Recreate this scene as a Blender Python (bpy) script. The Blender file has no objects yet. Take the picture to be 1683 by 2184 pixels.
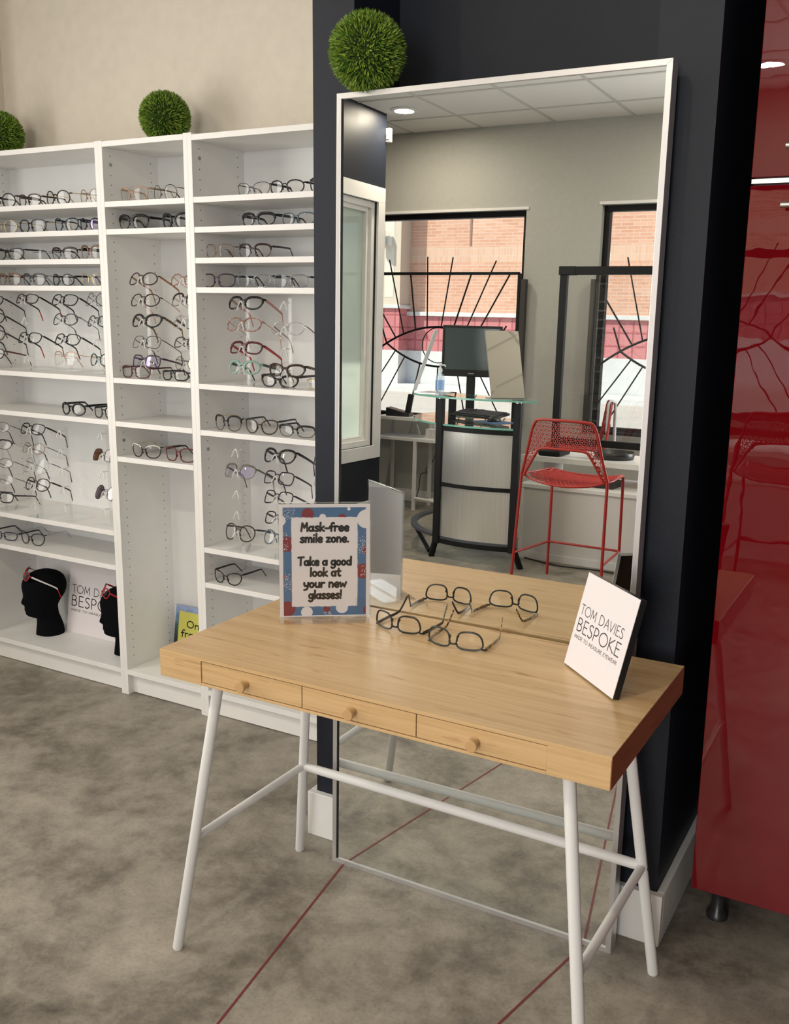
import bpy, bmesh, math, random
from mathutils import Vector, Matrix, Euler
C = bpy.context.scene
COL = C.collection
R = math.radians
PI = math.pi
# ---------------------------------------------------------------- camera, world, sun, lights, exposure
cam_d = bpy.data.cameras.new('camera'); cam = bpy.data.objects.new('camera', cam_d); COL.objects.link(cam)
cam.location = (2.6423, -2.5279, 1.4739)
cam.rotation_euler = (1.359631, -0.016099, 0.501791)
cam_d.sensor_fit = 'VERTICAL'; cam_d.sensor_height = 24.0
cam_d.lens = 2046.73 * 24.0 / 2184.0
cam_d.shift_x = -45.4 / 2184.0; cam_d.shift_y = 5.73 / 2184.0
cam_d.clip_start = 0.02; cam_d.clip_end = 300
C.camera = cam
C.view_settings.view_transform = 'Standard'; C.view_settings.look = 'None'
C.view_settings.gamma = 1.0; C.view_settings.use_curve_mapping = False
C.view_settings.exposure = 0.0
try:
    C.cycles.use_denoising = True
    C.cycles.max_bounces = 14; C.cycles.diffuse_bounces = 4; C.cycles.glossy_bounces = 6
    C.cycles.transmission_bounces = 8; C.cycles.transparent_max_bounces = 24
    C.cycles.caustics_reflective = True; C.cycles.caustics_refractive = False
    C.cycles.sample_clamp_indirect = 6.0
except Exception: pass
W = bpy.data.worlds.new('sky'); C.world = W; W.use_nodes = True
nt = W.node_tree; nt.nodes.clear()
wo = nt.nodes.new('ShaderNodeOutputWorld'); wb = nt.nodes.new('ShaderNodeBackground')
ws = nt.nodes.new('ShaderNodeTexSky'); ws.sky_type = 'NISHITA'; ws.sun_disc = False
ws.sun_elevation = R(52); ws.sun_rotation = R(-40); ws.air_density = 1.0; ws.dust_density = 1.5
nt.links.new(ws.outputs[0], wb.inputs[0]); nt.links.new(wb.outputs[0], wo.inputs[0]); wb.inputs[1].default_value = 0.22
def lamp(name, kind, loc, rot, energy, color, **k):
    d = bpy.data.lights.new(name, kind); d.energy = energy; d.color = color
    for a, b in k.items(): setattr(d, a, b)
    o = bpy.data.objects.new(name, d); COL.objects.link(o); o.location = loc; o.rotation_euler = rot
    return o
# sun: from the upper left, in front of the brick building, behind the shop
sd = Vector((-0.50, 0.52, 0.70)).normalized()
sun = lamp('sun', 'SUN', (0, 0, 20), sd.to_track_quat('Z', 'Y').to_euler(), 6.5, (1.0, 0.95, 0.86), angle=R(0.6))
# daylight that comes in through the storefront panes of the left wall (the panes stand at x = -1.17)
dayl = lamp('storefront_daylight', 'AREA', (-1.12, -1.90, 1.60), (0, R(-90), 0), 50, (1.0, 0.965, 0.90), shape='RECTANGLE', size=1.75, size_y=1.7)
# fill light at an added, unseen window right of the mirrored two
fill_lamp = lamp('added_fill_light', 'AREA', (2.72, -5.62, 1.55), (R(90), 0, R(0)), 104, (1.0, 0.975, 0.93), shape='RECTANGLE', size=1.2, size_y=1.6)

# ---------------------------------------------------------------- helpers: tags, meshes
def tag(o, label=None, cat=None, group=None, kind=None):
    if label: o['label'] = label
    if cat: o['category'] = cat
    if group: o['group'] = group
    if kind: o['kind'] = kind
    return o
def empty(name, loc=(0,0,0), rot=(0,0,0), label=None, cat=None, group=None):
    o = bpy.data.objects.new(name, None); COL.objects.link(o); o.empty_display_size = 0.05
    o.location = loc; o.rotation_euler = rot
    return tag(o, label, cat, group)
class MB:
    def __init__(s): s.v = []; s.f = []; s.m = []; s.sm = []
    def add(s, vs, fs, mi=0, smooth=False, M=None):
        n = len(s.v)
        for p in vs:
            p = Vector(p); s.v.append(tuple(M @ p) if M else tuple(p))
        for f in fs: s.f.append(tuple(i+n for i in f)); s.m.append(mi); s.sm.append(smooth)
        return s
    def box(s, x0, x1, y0, y1, z0, z1, mi=0, M=None):
        if x0 > x1: x0, x1 = x1, x0
        if y0 > y1: y0, y1 = y1, y0
        if z0 > z1: z0, z1 = z1, z0
        v = [(x0,y0,z0),(x1,y0,z0),(x1,y1,z0),(x0,y1,z0),(x0,y0,z1),(x1,y0,z1),(x1,y1,z1),(x0,y1,z1)]
        return s.add(v, [(3,2,1,0),(4,5,6,7),(0,1,5,4),(1,2,6,5),(2,3,7,6),(3,0,4,7)], mi, False, M)
    def tube(s, pts, r, n=10, closed=False, mi=0, caps=True, flat=1.0, M=None):
        """round (or flattened) tube along a polyline; r a number or one per point"""
        P = [Vector(p) for p in pts]; k = len(P)
        rr = r if isinstance(r, (list, tuple)) else [r]*k
        T = []
        for i in range(k):
            a = P[(i-1) % k] if (closed or i > 0) else P[i]; b = P[(i+1) % k] if (closed or i < k-1) else P[i]
            t = b-a; T.append(t.normalized() if t.length > 1e-9 else Vector((0,0,1)))
        up = Vector((0,0,1)) if abs(T[0].z) < 0.9 else Vector((0,1,0))
        u = (up - T[0]*up.dot(T[0])).normalized(); vs = []
        for i in range(k):
            u = u - T[i]*u.dot(T[i]); u.normalize(); w = T[i].cross(u)
            for j in range(n):
                a = 2*PI*j/n; vs.append(P[i] + (u*math.cos(a) + w*math.sin(a)*flat)*rr[i])
        fs = []
        for i in range(k if closed else k-1):
            for j in range(n):
                a = i*n+j; b = i*n+(j+1) % n; c = ((i+1) % k)*n+(j+1) % n; d = ((i+1) % k)*n+j
                fs.append((a,b,c,d))
        s.add(vs, fs, mi, True, M)
        if caps and not closed:
            s.add(vs[:n], [tuple(reversed(range(n)))], mi, False, M); s.add(vs[-n:], [tuple(range(n))], mi, False, M)
        return s
    def lathe(s, prof, n=24, mi=0, M=None, smooth=True):
        vs = []; fs = []
        for r, z in prof:
            for j in range(n): a = 2*PI*j/n; vs.append((r*math.cos(a), r*math.sin(a), z))
        for i in range(len(prof)-1):
            for j in range(n):
                a = i*n+j; b = i*n+(j+1) % n; fs.append((a, b, b+n, a+n))
        s.add(vs, fs, mi, smooth, M)
        for i, rev in ((0, True), (len(prof)-1, False)):
            if prof[i][0] > 1e-6:
                q = [vs[i*n+j] for j in range(n)]; s.add(q, [tuple(reversed(range(n))) if rev else tuple(range(n))], mi, False, M)
        return s
    def prism(s, poly, z0, z1, mi=0, M=None):
        n = len(poly); v = [(x,y,z0) for x,y in poly] + [(x,y,z1) for x,y in poly]
        s.add(v, [tuple(reversed(range(n))), tuple(range(n, 2*n))] , mi, False, M)
        return s.add(v, [(i, (i+1) % n, n+(i+1) % n, n+i) for i in range(n)], mi, False, M)
    def build(s, name, mats, parent=None, bevel=0, subsurf=0):
        me = bpy.data.meshes.new(name); me.from_pydata(s.v, [], s.f)
        for m in (mats if isinstance(mats, (list, tuple)) else [mats]): me.materials.append(m)
        me.polygons.foreach_set('material_index', s.m); me.polygons.foreach_set('use_smooth', s.sm)
        me.update()
        o = bpy.data.objects.new(name, me); COL.objects.link(o)
        if parent: o.parent = parent
        if bevel:
            b = o.modifiers.new('bevel', 'BEVEL'); b.width = bevel; b.segments = 2; b.limit_method = 'ANGLE'; b.angle_limit = R(50)
        if subsurf:
            b = o.modifiers.new('sub', 'SUBSURF'); b.levels = subsurf; b.render_levels = subsurf
        return o
def structure(o): return tag(o, kind='structure')
def copy_tree(o, parent=None):
    c = o.copy(); COL.objects.link(c)
    if parent: c.parent = parent
    for ch in list(o.children): copy_tree(ch, c)
    return c
def smooth_pts(P, k=5, closed=False):
    """Catmull-Rom through the points"""
    n = len(P)
    if n < 3: return list(P)
    out = []
    rng = range(n if closed else n-1)
    for i in rng:
        a = Vector(P[(i-1) % n] if (closed or i > 0) else P[0]); b = Vector(P[i]); c = Vector(P[(i+1) % n]); d = Vector(P[(i+2) % n] if (closed or i+2 < n) else P[-1])
        for j in range(k):
            t = j/k
            out.append(tuple(0.5*((2*b) + (c-a)*t + (2*a-5*b+4*c-d)*t*t + (3*b-a-3*c+d)*t**3)))
    if not closed: out.append(tuple(P[-1]))
    return out
# ---------------------------------------------------------------- materials
def pm(name, col, rough=0.5, metal=0.0, spec=0.5, **k):
    m = bpy.data.materials.new(name); m.use_nodes = True
    b = m.node_tree.nodes['Principled BSDF']
    b.inputs['Base Color'].default_value = (*col, 1); b.inputs['Roughness'].default_value = rough
    b.inputs['Metallic'].default_value = metal; b.inputs['Specular IOR Level'].default_value = spec
    for a, v in k.items(): b.inputs[a].default_value = v
    return m
def nodes(m): return m.node_tree.nodes, m.node_tree.links, m.node_tree.nodes['Principled BSDF']
def ramp(n, stops):
    r = n.new('ShaderNodeValToRGB'); e = r.color_ramp.elements
    while len(e) < len(stops): e.new(0.5)
    for i, (p, c) in enumerate(stops): e[i].position = p; e[i].color = (*c, 1)
    return r
def coords(n, l, scale=(1,1,1), kind='Object', rot=(0,0,0)):
    t = n.new('ShaderNodeTexCoord'); mp = n.new('ShaderNodeMapping'); mp.inputs['Scale'].default_value = scale
    mp.inputs['Rotation'].default_value = rot
    l.new(t.outputs[kind], mp.inputs[0]); return mp
def noise(n, l, mp, scale, detail=4, rough=0.5, dist=0.0):
    t = n.new('ShaderNodeTexNoise'); t.inputs['Scale'].default_value = scale; t.inputs['Detail'].default_value = detail
    t.inputs['Roughness'].default_value = rough; t.inputs['Distortion'].default_value = dist
    l.new(mp.outputs[0], t.inputs['Vector']); return t
def speckle(m, amount=0.06, scale=30):
    """faint unevenness of a painted or laminated surface"""
    n, l, b = nodes(m); c = b.inputs['Base Color'].default_value[:3]
    t = noise(n, l, coords(n, l), scale, 3)
    r = ramp(n, [(0.3, tuple(x*(1-amount) for x in c)), (0.7, tuple(min(1, x*(1+amount)) for x in c))])
    l.new(t.outputs['Fac'], r.inputs[0]); l.new(r.outputs[0], b.inputs['Base Color']); return m
def bump(m, scale, strength, dist=0.001):
    n, l, b = nodes(m); t = noise(n, l, coords(n, l), scale, 3); bp = n.new('ShaderNodeBump')
    bp.inputs['Strength'].default_value = strength; bp.inputs['Distance'].default_value = dist
    l.new(t.outputs['Fac'], bp.inputs['Height']); l.new(bp.outputs[0], b.inputs['Normal']); return m
def glassy(name, tint=(1,1,1), f0=0.06, f1=0.75, gloss=(1,1,1), rough=0.0, body=0.0, bodycol=(1,1,1)):
    """thin clear sheet: see-through with a sharp reflection that grows at grazing angles"""
    m = bpy.data.materials.new(name); m.use_nodes = True; n = m.node_tree.nodes; l = m.node_tree.links; n.clear()
    out = n.new('ShaderNodeOutputMaterial'); tr = n.new('ShaderNodeBsdfTransparent'); tr.inputs[0].default_value = (*tint, 1)
    gl = n.new('ShaderNodeBsdfGlossy'); gl.inputs['Color'].default_value = (*gloss, 1); gl.inputs['Roughness'].default_value = rough
    lw = n.new('ShaderNodeLayerWeight'); lw.inputs['Blend'].default_value = 0.5
    pw = n.new('ShaderNodeMath'); pw.operation = 'POWER'; pw.inputs[1].default_value = 4.0
    ma = n.new('ShaderNodeMath'); ma.operation = 'MULTIPLY_ADD'; ma.inputs[1].default_value = f1-f0; ma.inputs[2].default_value = f0
    l.new(lw.outputs['Facing'], pw.inputs[0]); l.new(pw.outputs[0], ma.inputs[0])
    mx = n.new('ShaderNodeMixShader'); l.new(ma.outputs[0], mx.inputs[0]); l.new(gl.outputs[0], mx.inputs[2])
    if body > 0:
        df = n.new('ShaderNodeBsdfDiffuse'); df.inputs[0].default_value = (*bodycol, 1)
        m2 = n.new('ShaderNodeMixShader'); m2.inputs[0].default_value = body; l.new(tr.outputs[0], m2.inputs[1]); l.new(df.outputs[0], m2.inputs[2])
        l.new(m2.outputs[0], mx.inputs[1])
    else: l.new(tr.outputs[0], mx.inputs[1])
    l.new(mx.outputs[0], out.inputs[0]); return m
def emit(name, col, s):
    m = bpy.data.materials.new(name); m.use_nodes = True; n = m.node_tree.nodes; l = m.node_tree.links; n.clear()
    o = n.new('ShaderNodeOutputMaterial'); e = n.new('ShaderNodeEmission'); e.inputs[0].default_value = (*col, 1); e.inputs[1].default_value = s
    l.new(e.outputs[0], o.inputs[0]); return m
def frost():
    m = bpy.data.materials.new('frosted_pale_glass'); m.use_nodes = True; n = m.node_tree.nodes; l = m.node_tree.links; n.clear()
    out = n.new('ShaderNodeOutputMaterial'); t = n.new('ShaderNodeBsdfTranslucent'); t.inputs[0].default_value = (0.88,0.93,0.86,1)
    d = n.new('ShaderNodeBsdfDiffuse'); d.inputs[0].default_value = (0.72,0.76,0.70,1); g = n.new('ShaderNodeBsdfGlossy'); g.inputs['Roughness'].default_value = 0.0
    a = n.new('ShaderNodeMixShader'); a.inputs[0].default_value = 0.12; l.new(t.outputs[0], a.inputs[1]); l.new(d.outputs[0], a.inputs[2])
    fr = n.new('ShaderNodeFresnel'); fr.inputs[0].default_value = 1.5
    b = n.new('ShaderNodeMixShader'); l.new(fr.outputs[0], b.inputs[0]); l.new(a.outputs[0], b.inputs[1]); l.new(g.outputs[0], b.inputs[2]); l.new(b.outputs[0], out.inputs[0]); return m
M = {}
M['white'] = speckle(pm('white_laminate', (0.80, 0.79, 0.77), 0.38), 0.02, 12)
M['backing'] = speckle(pm('white_hardboard', (0.76, 0.77, 0.77), 0.5), 0.02, 8)
M['trimwhite'] = speckle(pm('white_trim_paint', (0.82, 0.81, 0.79), 0.4), 0.02, 15)
M['beige'] = bump(speckle(pm('warm_beige_wall_paint', (0.66, 0.60, 0.51), 0.7), 0.03, 25), 220, 0.15)
M['grey'] = bump(speckle(pm('grey_wall_paint', (0.47, 0.465, 0.43), 0.65), 0.03, 25), 220, 0.15)
M['navy'] = bump(speckle(pm('navy_satin_paint', (0.0105, 0.0140, 0.0235), 0.48, spec=0.3), 0.05, 40), 260, 0.2)
M['dark'] = pm('black_gap', (0.012, 0.012, 0.012), 0.8)
M['alu'] = pm('satin_aluminium', (0.70, 0.70, 0.71), 0.34, 0.75)
M['steel'] = pm('brushed_steel', (0.62, 0.61, 0.60), 0.28, 1.0)
M['legwhite'] = bump(pm('white_powder_coat', (0.80, 0.80, 0.80), 0.42), 900, 0.25, 0.0004)
M['black'] = pm('black_metal_paint', (0.008, 0.008, 0.009), 0.5, spec=0.25)
M['blackplastic'] = pm('black_plastic', (0.02, 0.02, 0.022), 0.35)
M['foam'] = bump(pm('black_velvet_foam', (0.0035, 0.0035, 0.005), 0.95, spec=0.1), 600, 0.3)
M['redpaint'] = pm('red_powder_coat', (0.37, 0.022, 0.016), 0.4)
M['paper'] = pm('white_paper', (0.76, 0.72, 0.74), 0.6)
M['ink'] = pm('black_ink', (0.018, 0.016, 0.017), 0.6)
M['inkgrey'] = pm('dark_grey_ink', (0.06, 0.06, 0.065), 0.6)
M['acrylic'] = glassy('clear_acrylic', (0.97, 0.975, 0.975), 0.035, 0.7)
M['acrylicedge'] = glassy('acrylic_edge', (0.90, 0.92, 0.92), 0.10, 0.9, body=0.10, bodycol=(0.9,0.92,0.93))
M['window'] = glassy('window_glass', (0.93, 0.955, 0.945), 0.05, 0.6)
M['noserest'] = glassy('clear_moulded_acrylic', (0.94,0.95,0.95), 0.10, 0.9, body=0.42, bodycol=(0.92,0.92,0.91))
M['greenglass'] = glassy('green_edged_glass', (0.78, 0.92, 0.88), 0.16, 0.85)
M['glassedge'] = pm('green_glass_edge', (0.20, 0.50, 0.42), 0.15)
M['frosted'] = frost()
M['mirror'] = pm('mirror_silvering', (0.90, 0.925, 0.91), 0.0, 1.0)
M['lens'] = glassy('clear_lens', (0.97, 0.975, 0.97), 0.04, 0.5)
M['lens_violet'] = glassy('violet_coated_lens', (0.95, 0.95, 0.97), 0.22, 0.8, gloss=(0.62, 0.5, 1.0))
M['lens_orange'] = glassy('orange_glare_lens', (0.97, 0.96, 0.95), 0.22, 0.8, gloss=(1.0, 0.72, 0.58))
M['lens_sunbrown'] = glassy('brown_sun_lens', (0.20, 0.085, 0.04), 0.10, 0.7)
M['lens_sunviolet'] = glassy('violet_sun_lens', (0.13, 0.09, 0.115), 0.16, 0.8)
M['lens_sungrey'] = glassy('grey_sun_lens', (0.13, 0.11, 0.12), 0.08, 0.7)
def redgloss():
    m = pm('red_high_gloss_lacquer', (0.15, 0.002, 0.005), 0.5, spec=0.0, **{'Coat Weight': 1.0, 'Coat Roughness': 0.0, 'Coat IOR': 1.7})
    n, l, b = nodes(m); t = noise(n, l, coords(n, l), 22, 1.0, 0.3); bp = n.new('ShaderNodeBump')
    bp.inputs['Strength'].default_value = 0.022; bp.inputs['Distance'].default_value = 0.004
    l.new(t.outputs['Fac'], bp.inputs['Height']); l.new(bp.outputs[0], b.inputs['Coat Normal']); return m
M['redgloss'] = redgloss()
def concrete():
    m = pm('stained_concrete', (0.3,0.27,0.22), 0.42); n, l, b = nodes(m); mp = coords(n, l)
    a = noise(n, l, mp, 3.4, 9, 0.66, 0.25); c = noise(n, l, mp, 17, 8, 0.72, 0.15); d = noise(n, l, mp, 110, 5, 0.7)
    r = ramp(n, [(0.32, (0.085,0.074,0.060)), (0.43, (0.19,0.167,0.135)), (0.53, (0.31,0.278,0.228)), (0.66, (0.42,0.38,0.315))])
    mx = n.new('ShaderNodeMath'); mx.operation = 'MULTIPLY_ADD'; mx.inputs[1].default_value = 0.34; l.new(c.outputs['Fac'], mx.inputs[0])
    m1 = n.new('ShaderNodeMath'); m1.operation = 'MULTIPLY_ADD'; m1.inputs[1].default_value = 0.66; l.new(a.outputs['Fac'], m1.inputs[0]); l.new(mx.outputs[0], m1.inputs[2]); mx.inputs[2].default_value = 0.0
    l.new(m1.outputs[0], r.inputs[0])
    r2 = ramp(n, [(0.32, (0.62,0.61,0.60)), (0.50, (1,1,1))]); l.new(d.outputs['Fac'], r2.inputs[0])
    mm = n.new('ShaderNodeMix'); mm.data_type = 'RGBA'; mm.blend_type = 'MULTIPLY'; mm.inputs[0].default_value = 0.6
    l.new(r.outputs[0], mm.inputs[6]); l.new(r2.outputs[0], mm.inputs[7]); l.new(mm.outputs[2], b.inputs['Base Color'])
    rr = n.new('ShaderNodeMapRange'); rr.inputs[3].default_value = 0.34; rr.inputs[4].default_value = 0.6; l.new(c.outputs['Fac'], rr.inputs[0]); l.new(rr.outputs[0], b.inputs['Roughness'])
    return m
M['floor'] = concrete()
def bamboo(name, dark, mid, light, axis=0, rough=0.36):
    m = pm(name, mid, rough); n, l, b = nodes(m)
    sc = [30, 30, 30]; sc[axis] = 1.3
    mp = coords(n, l, tuple(sc)); a = noise(n, l, mp, 1.0, 4, 0.6, 0.15)
    sc2 = [190, 190, 190]; sc2[axis] = 5; mp2 = coords(n, l, tuple(sc2)); f = noise(n, l, mp2, 1.0, 3, 0.6)
    sc3 = [46, 46, 46]; sc3[axis] = 9; mp3 = coords(n, l, tuple(sc3)); k = noise(n, l, mp3, 1.0, 2, 0.5)
    r = ramp(n, [(0.30, dark), (0.50, mid), (0.70, light)])
    ad = n.new('ShaderNodeMath'); ad.operation = 'MULTIPLY_ADD'; ad.inputs[1].default_value = 0.45; l.new(f.outputs['Fac'], ad.inputs[0])
    a2 = n.new('ShaderNodeMath'); a2.operation = 'MULTIPLY'; a2.inputs[1].default_value = 0.55; l.new(a.outputs['Fac'], a2.inputs[0]); l.new(a2.outputs[0], ad.inputs[2])
    l.new(ad.outputs[0], r.inputs[0])
    kr = ramp(n, [(0.62, (1,1,1)), (0.72, (0.72,0.60,0.50))]); l.new(k.outputs['Fac'], kr.inputs[0])
    mm = n.new('ShaderNodeMix'); mm.data_type = 'RGBA'; mm.blend_type = 'MULTIPLY'; mm.inputs[0].default_value = 0.8
    l.new(r.outputs[0], mm.inputs[6]); l.new(kr.outputs[0], mm.inputs[7]); l.new(mm.outputs[2], b.inputs['Base Color'])
    return m
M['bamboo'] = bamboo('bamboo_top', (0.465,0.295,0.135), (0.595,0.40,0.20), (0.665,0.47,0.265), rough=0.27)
M['bambooend'] = bamboo('bamboo_end_shaded', (0.21,0.075,0.033), (0.26,0.098,0.043), (0.30,0.12,0.055), axis=1)  # darker end grain, with the shade of the desk's right end in its colour
M['knob'] = pm('turned_bamboo_knob', (0.52,0.33,0.15), 0.4)
def brickmat(name, c1, c2, mortar, w, h, ms=0.008, off=0.5, bias=0.0):
    m = pm(name, c1, 0.85); n, l, b = nodes(m)
    t = n.new('ShaderNodeTexCoord'); sx = n.new('ShaderNodeSeparateXYZ'); cx = n.new('ShaderNodeCombineXYZ')
    l.new(t.outputs['Object'], sx.inputs[0]); l.new(sx.outputs['X'], cx.inputs['X']); l.new(sx.outputs['Z'], cx.inputs['Y'])
    k = n.new('ShaderNodeTexBrick'); k.offset = off; k.inputs['Scale'].default_value = 1.0; k.inputs['Mortar Size'].default_value = ms
    k.inputs['Brick Width'].default_value = w; k.inputs['Row Height'].default_value = h; k.inputs['Bias'].default_value = bias
    k.inputs['Color1'].default_value = (*c1, 1); k.inputs['Color2'].default_value = (*c2, 1); k.inputs['Mortar'].default_value = (*mortar, 1)
    l.new(cx.outputs[0], k.inputs['Vector']); l.new(k.outputs['Color'], b.inputs['Base Color']); return m
M['brick'] = brickmat('orange_brick', (0.56,0.28,0.18), (0.64,0.36,0.25), (0.62,0.44,0.35), 0.30, 0.078, 0.009)
M['soldier'] = brickmat('soldier_course_brick', (0.60,0.36,0.25), (0.66,0.42,0.30), (0.60,0.44,0.34), 0.08, 0.186, 0.010, 0.0)
M['redtile'] = brickmat('dusty_red_wall_tile', (0.50,0.17,0.175), (0.53,0.19,0.19), (0.36,0.09,0.10), 0.34, 0.31, 0.022, 0.0)
M['concpale'] = speckle(pm('pale_precast_concrete', (0.62,0.605,0.59), 0.85), 0.05, 3)
M['pilaster'] = speckle(pm('cream_pilaster', (0.60,0.50,0.40), 0.8), 0.03, 4)
M['asphalt'] = speckle(pm('sunlit_concrete_paving', (0.50,0.47,0.42), 0.9), 0.06, 1.2)
def ceilmat():
    m = pm('acoustic_ceiling_tile', (0.82,0.81,0.78), 0.9); speckle(m, 0.05, 160); return m
M['ceiling'] = ceilmat()
M['grid'] = pm('white_ceiling_grid', (0.60,0.59,0.57), 0.5)
# spectacle colours
def tort(name, a, b_, scale=160):
    m = pm(name, a, 0.22); n, l, b = nodes(m); t = noise(n, l, coords(n, l), scale, 2, 0.5); r = ramp(n, [(0.44, a), (0.56, b_)])
    l.new(t.outputs['Fac'], r.inputs[0]); l.new(r.outputs[0], b.inputs['Base Color']); return m
FR = {'black': pm('black_acetate', (0.010,0.010,0.011), 0.22), 'dbrown': pm('dark_brown_acetate', (0.030,0.014,0.010), 0.22),
 'blueblack': pm('blue_black_acetate', (0.012,0.024,0.05), 0.22), 'gold': pm('gold_metal', (0.72,0.55,0.30), 0.25, 0.9),
 'bronze': pm('bronze_metal', (0.22,0.12,0.075), 0.3, 0.5), 'silver': pm('silver_metal', (0.48,0.49,0.52), 0.28, 0.8),
 'gunmetal': pm('gunmetal_metal', (0.085,0.085,0.095), 0.3, 0.5), 'dgreen': pm('dark_green_acetate', (0.015,0.055,0.05), 0.22),
 'tan': pm('tan_acetate', (0.42,0.28,0.19), 0.25), 'plum': pm('plum_acetate', (0.032,0.014,0.030), 0.22),
 'burgundy': pm('burgundy_acetate', (0.085,0.012,0.018), 0.22), 'darkred': pm('dark_red_acetate', (0.12,0.012,0.015), 0.22),
 'red': pm('red_acetate', (0.42,0.012,0.02), 0.25), 'pink': pm('dusty_pink_acetate', (0.50,0.26,0.22), 0.25),
 'pinkgold': pm('rose_gold_metal', (0.60,0.38,0.30), 0.28, 0.6), 'redgold': pm('red_gold_metal', (0.55,0.33,0.24), 0.28, 0.6),
 'orangebrown': pm('orange_brown_acetate', (0.30,0.13,0.05), 0.25), 'mint': pm('mint_acetate', (0.24,0.40,0.34), 0.25),
 'teal': pm('teal_acetate', (0.03,0.20,0.20), 0.25), 'tealgrey': pm('blue_grey_acetate', (0.09,0.12,0.15), 0.25),
 'blackgreen': pm('black_green_metal', (0.018,0.024,0.018), 0.3), 'olive': pm('olive_metal', (0.16,0.17,0.13), 0.3, 0.5), 'white': pm('white_acetate', (0.75,0.74,0.72), 0.3),
 'tort': tort('tortoiseshell', (0.012,0.008,0.006), (0.36,0.24,0.10)), 'pinktort': tort('pink_tortoiseshell', (0.46,0.25,0.20), (0.20,0.075,0.06)),
 'redtort': tort('red_black_tortoiseshell', (0.14,0.012,0.012), (0.03,0.008,0.008)),
 'crystal': glassy('crystal_acetate', (0.80,0.80,0.80), 0.14, 0.9, body=0.25, bodycol=(0.75,0.74,0.76)),
 'crystalblue': glassy('blue_crystal_acetate', (0.50,0.54,0.60), 0.14, 0.9, body=0.35, bodycol=(0.35,0.38,0.45)),
 'none': M['lens']}

# ---------------------------------------------------------------- the setting
H = 3.0
def wall_boxes(mb, axis, c0, c1, a0, a1, z0, z1, holes):
    """a wall slab between c0..c1 (thickness) and a0..a1 (length) with rectangular openings (a0,a1,z0,z1)"""
    def bx(a, b, p, q):
        if b-a < 1e-4 or q-p < 1e-4: return
        if axis == 'x': mb.box(a, b, c0, c1, p, q)
        else: mb.box(c0, c1, a, b, p, q)
    cur = a0
    for (h0, h1, b0, b1) in sorted(holes):
        bx(cur, h0, z0, z1); bx(h0, h1, z0, b0); bx(h0, h1, b1, z1); cur = h1
    bx(cur, a1, z0, z1)
fl = structure(MB().box(-2.55, 6.3, -5.83, 0.45, -0.12, 0).build('floor', M['floor']))
joint = pm('dark_red_joint_filler', (0.16, 0.022, 0.026), 0.6)
for (xa, ya), (xb, yb) in (((1.363, -0.548), (1.843, -3.74)), ((2.045, -0.535), (1.50, -3.2))):
    d = (Vector((xb, yb, 0)) - Vector((xa, ya, 0))).normalized(); n_ = Vector((-d.y, d.x, 0))*0.003
    a = Vector((xa, ya, 0)); b = Vector((xb, yb, 0))
    structure(MB().add([a-n_+Vector((0,0,.0006)), b-n_+Vector((0,0,.0006)), b+n_+Vector((0,0,.0006)), a+n_+Vector((0,0,.0006))], [(0,1,2,3)]).build('floor_joint', joint, fl))
ce = structure(MB().box(-2.55, 6.3, -5.83, 0.45, H, H+0.12).build('ceiling', M['ceiling']))
g = MB()
x = -2.51
while x < 6.2: g.box(x-0.012, x+0.012, -5.68, 0.30, H-0.004, H); x += 0.602
y = -5.238
while y < 0.3: g.box(-2.5, 6.2, y-0.012, y+0.012, H-0.0045, H); y += 0.62
structure(g.build('ceiling_grid', M['grid'], ce))
structure(MB().box(-1.32, 1.21, 0.30, 0.45, 0, H).build('wall_back', M['beige']))
structure(MB().box(1.21, 6.3, 0.30, 0.45, 0, H).build('wall_back_right', M['navy']))
structure(MB().box(-1.32, -0.822, -0.02, 0.30, 0, H).build('wall_back_left', M['beige']))
mb = MB(); wall_boxes(mb, 'y', -1.32, -1.17, -5.02, -0.02, 0, H, [(-4.90, -3.90, 0.553, 2.36), (-2.77, -1.03, 0.70, 2.50)])
structure(mb.build('wall_left', M['navy']))
structure(MB().box(-2.55, -1.32, -5.02, -4.90, 0, H).build('wall_recess_side', M['grey']))
structure(MB().box(-2.55, -2.45, -5.68, -5.02, 0, H).build('wall_recess_end', M['grey']))
mb = MB(); wall_boxes(mb, 'x', -5.83, -5.68, -2.55, 6.3, 0, H, [(-1.78, -0.295, 0.705, 2.375), (0.305, 1.72, 0.705, 2.39), (2.08, 3.36, 0.705, 2.39)])
structure(mb.build('wall_front', M['grey']))
structure(MB().box(6.2, 6.3, -5.68, 0.30, 0, H).build('wall_right', M['navy']))
def window(nm, axis, c, a0, a1, z0, z1, fw, fd, fm, pm_=None, sash=0):
    """frame bars plus one pane; c is the plane of the pane"""
    mb = MB()
    def bx(a, b, p, q, d):
        if axis == 'x': mb.box(a, b, c-d/2, c+d/2, p, q)
        else: mb.box(c-d/2, c+d/2, a, b, p, q)
    bx(a0, a1, z0, z0+fw, fd); bx(a0, a1, z1-fw, z1, fd); bx(a0, a0+fw, z0+fw, z1-fw, fd); bx(a1-fw, a1, z0+fw, z1-fw, fd)
    if sash:
        i = fw; j = fw+sash
        bx(a0+i, a1-i, z0+i, z0+j, fd*0.55); bx(a0+i, a1-i, z1-j, z1-i, fd*0.55); bx(a0+i, a0+j, z0+j, z1-j, fd*0.55); bx(a1-j, a1-i, z0+j, z1-j, fd*0.55)
    w = structure(mb.build(nm, fm, bevel=0.002))
    k = fw+sash; p = MB()
    if axis == 'x': p.box(a0+k, a1-k, c-0.003, c+0.003, z0+k, z1-k)
    else: p.box(c-0.003, c+0.003, a0+k, a1-k, z0+k, z1-k)
    structure(p.build('pane', M['window'], w)); return w
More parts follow.
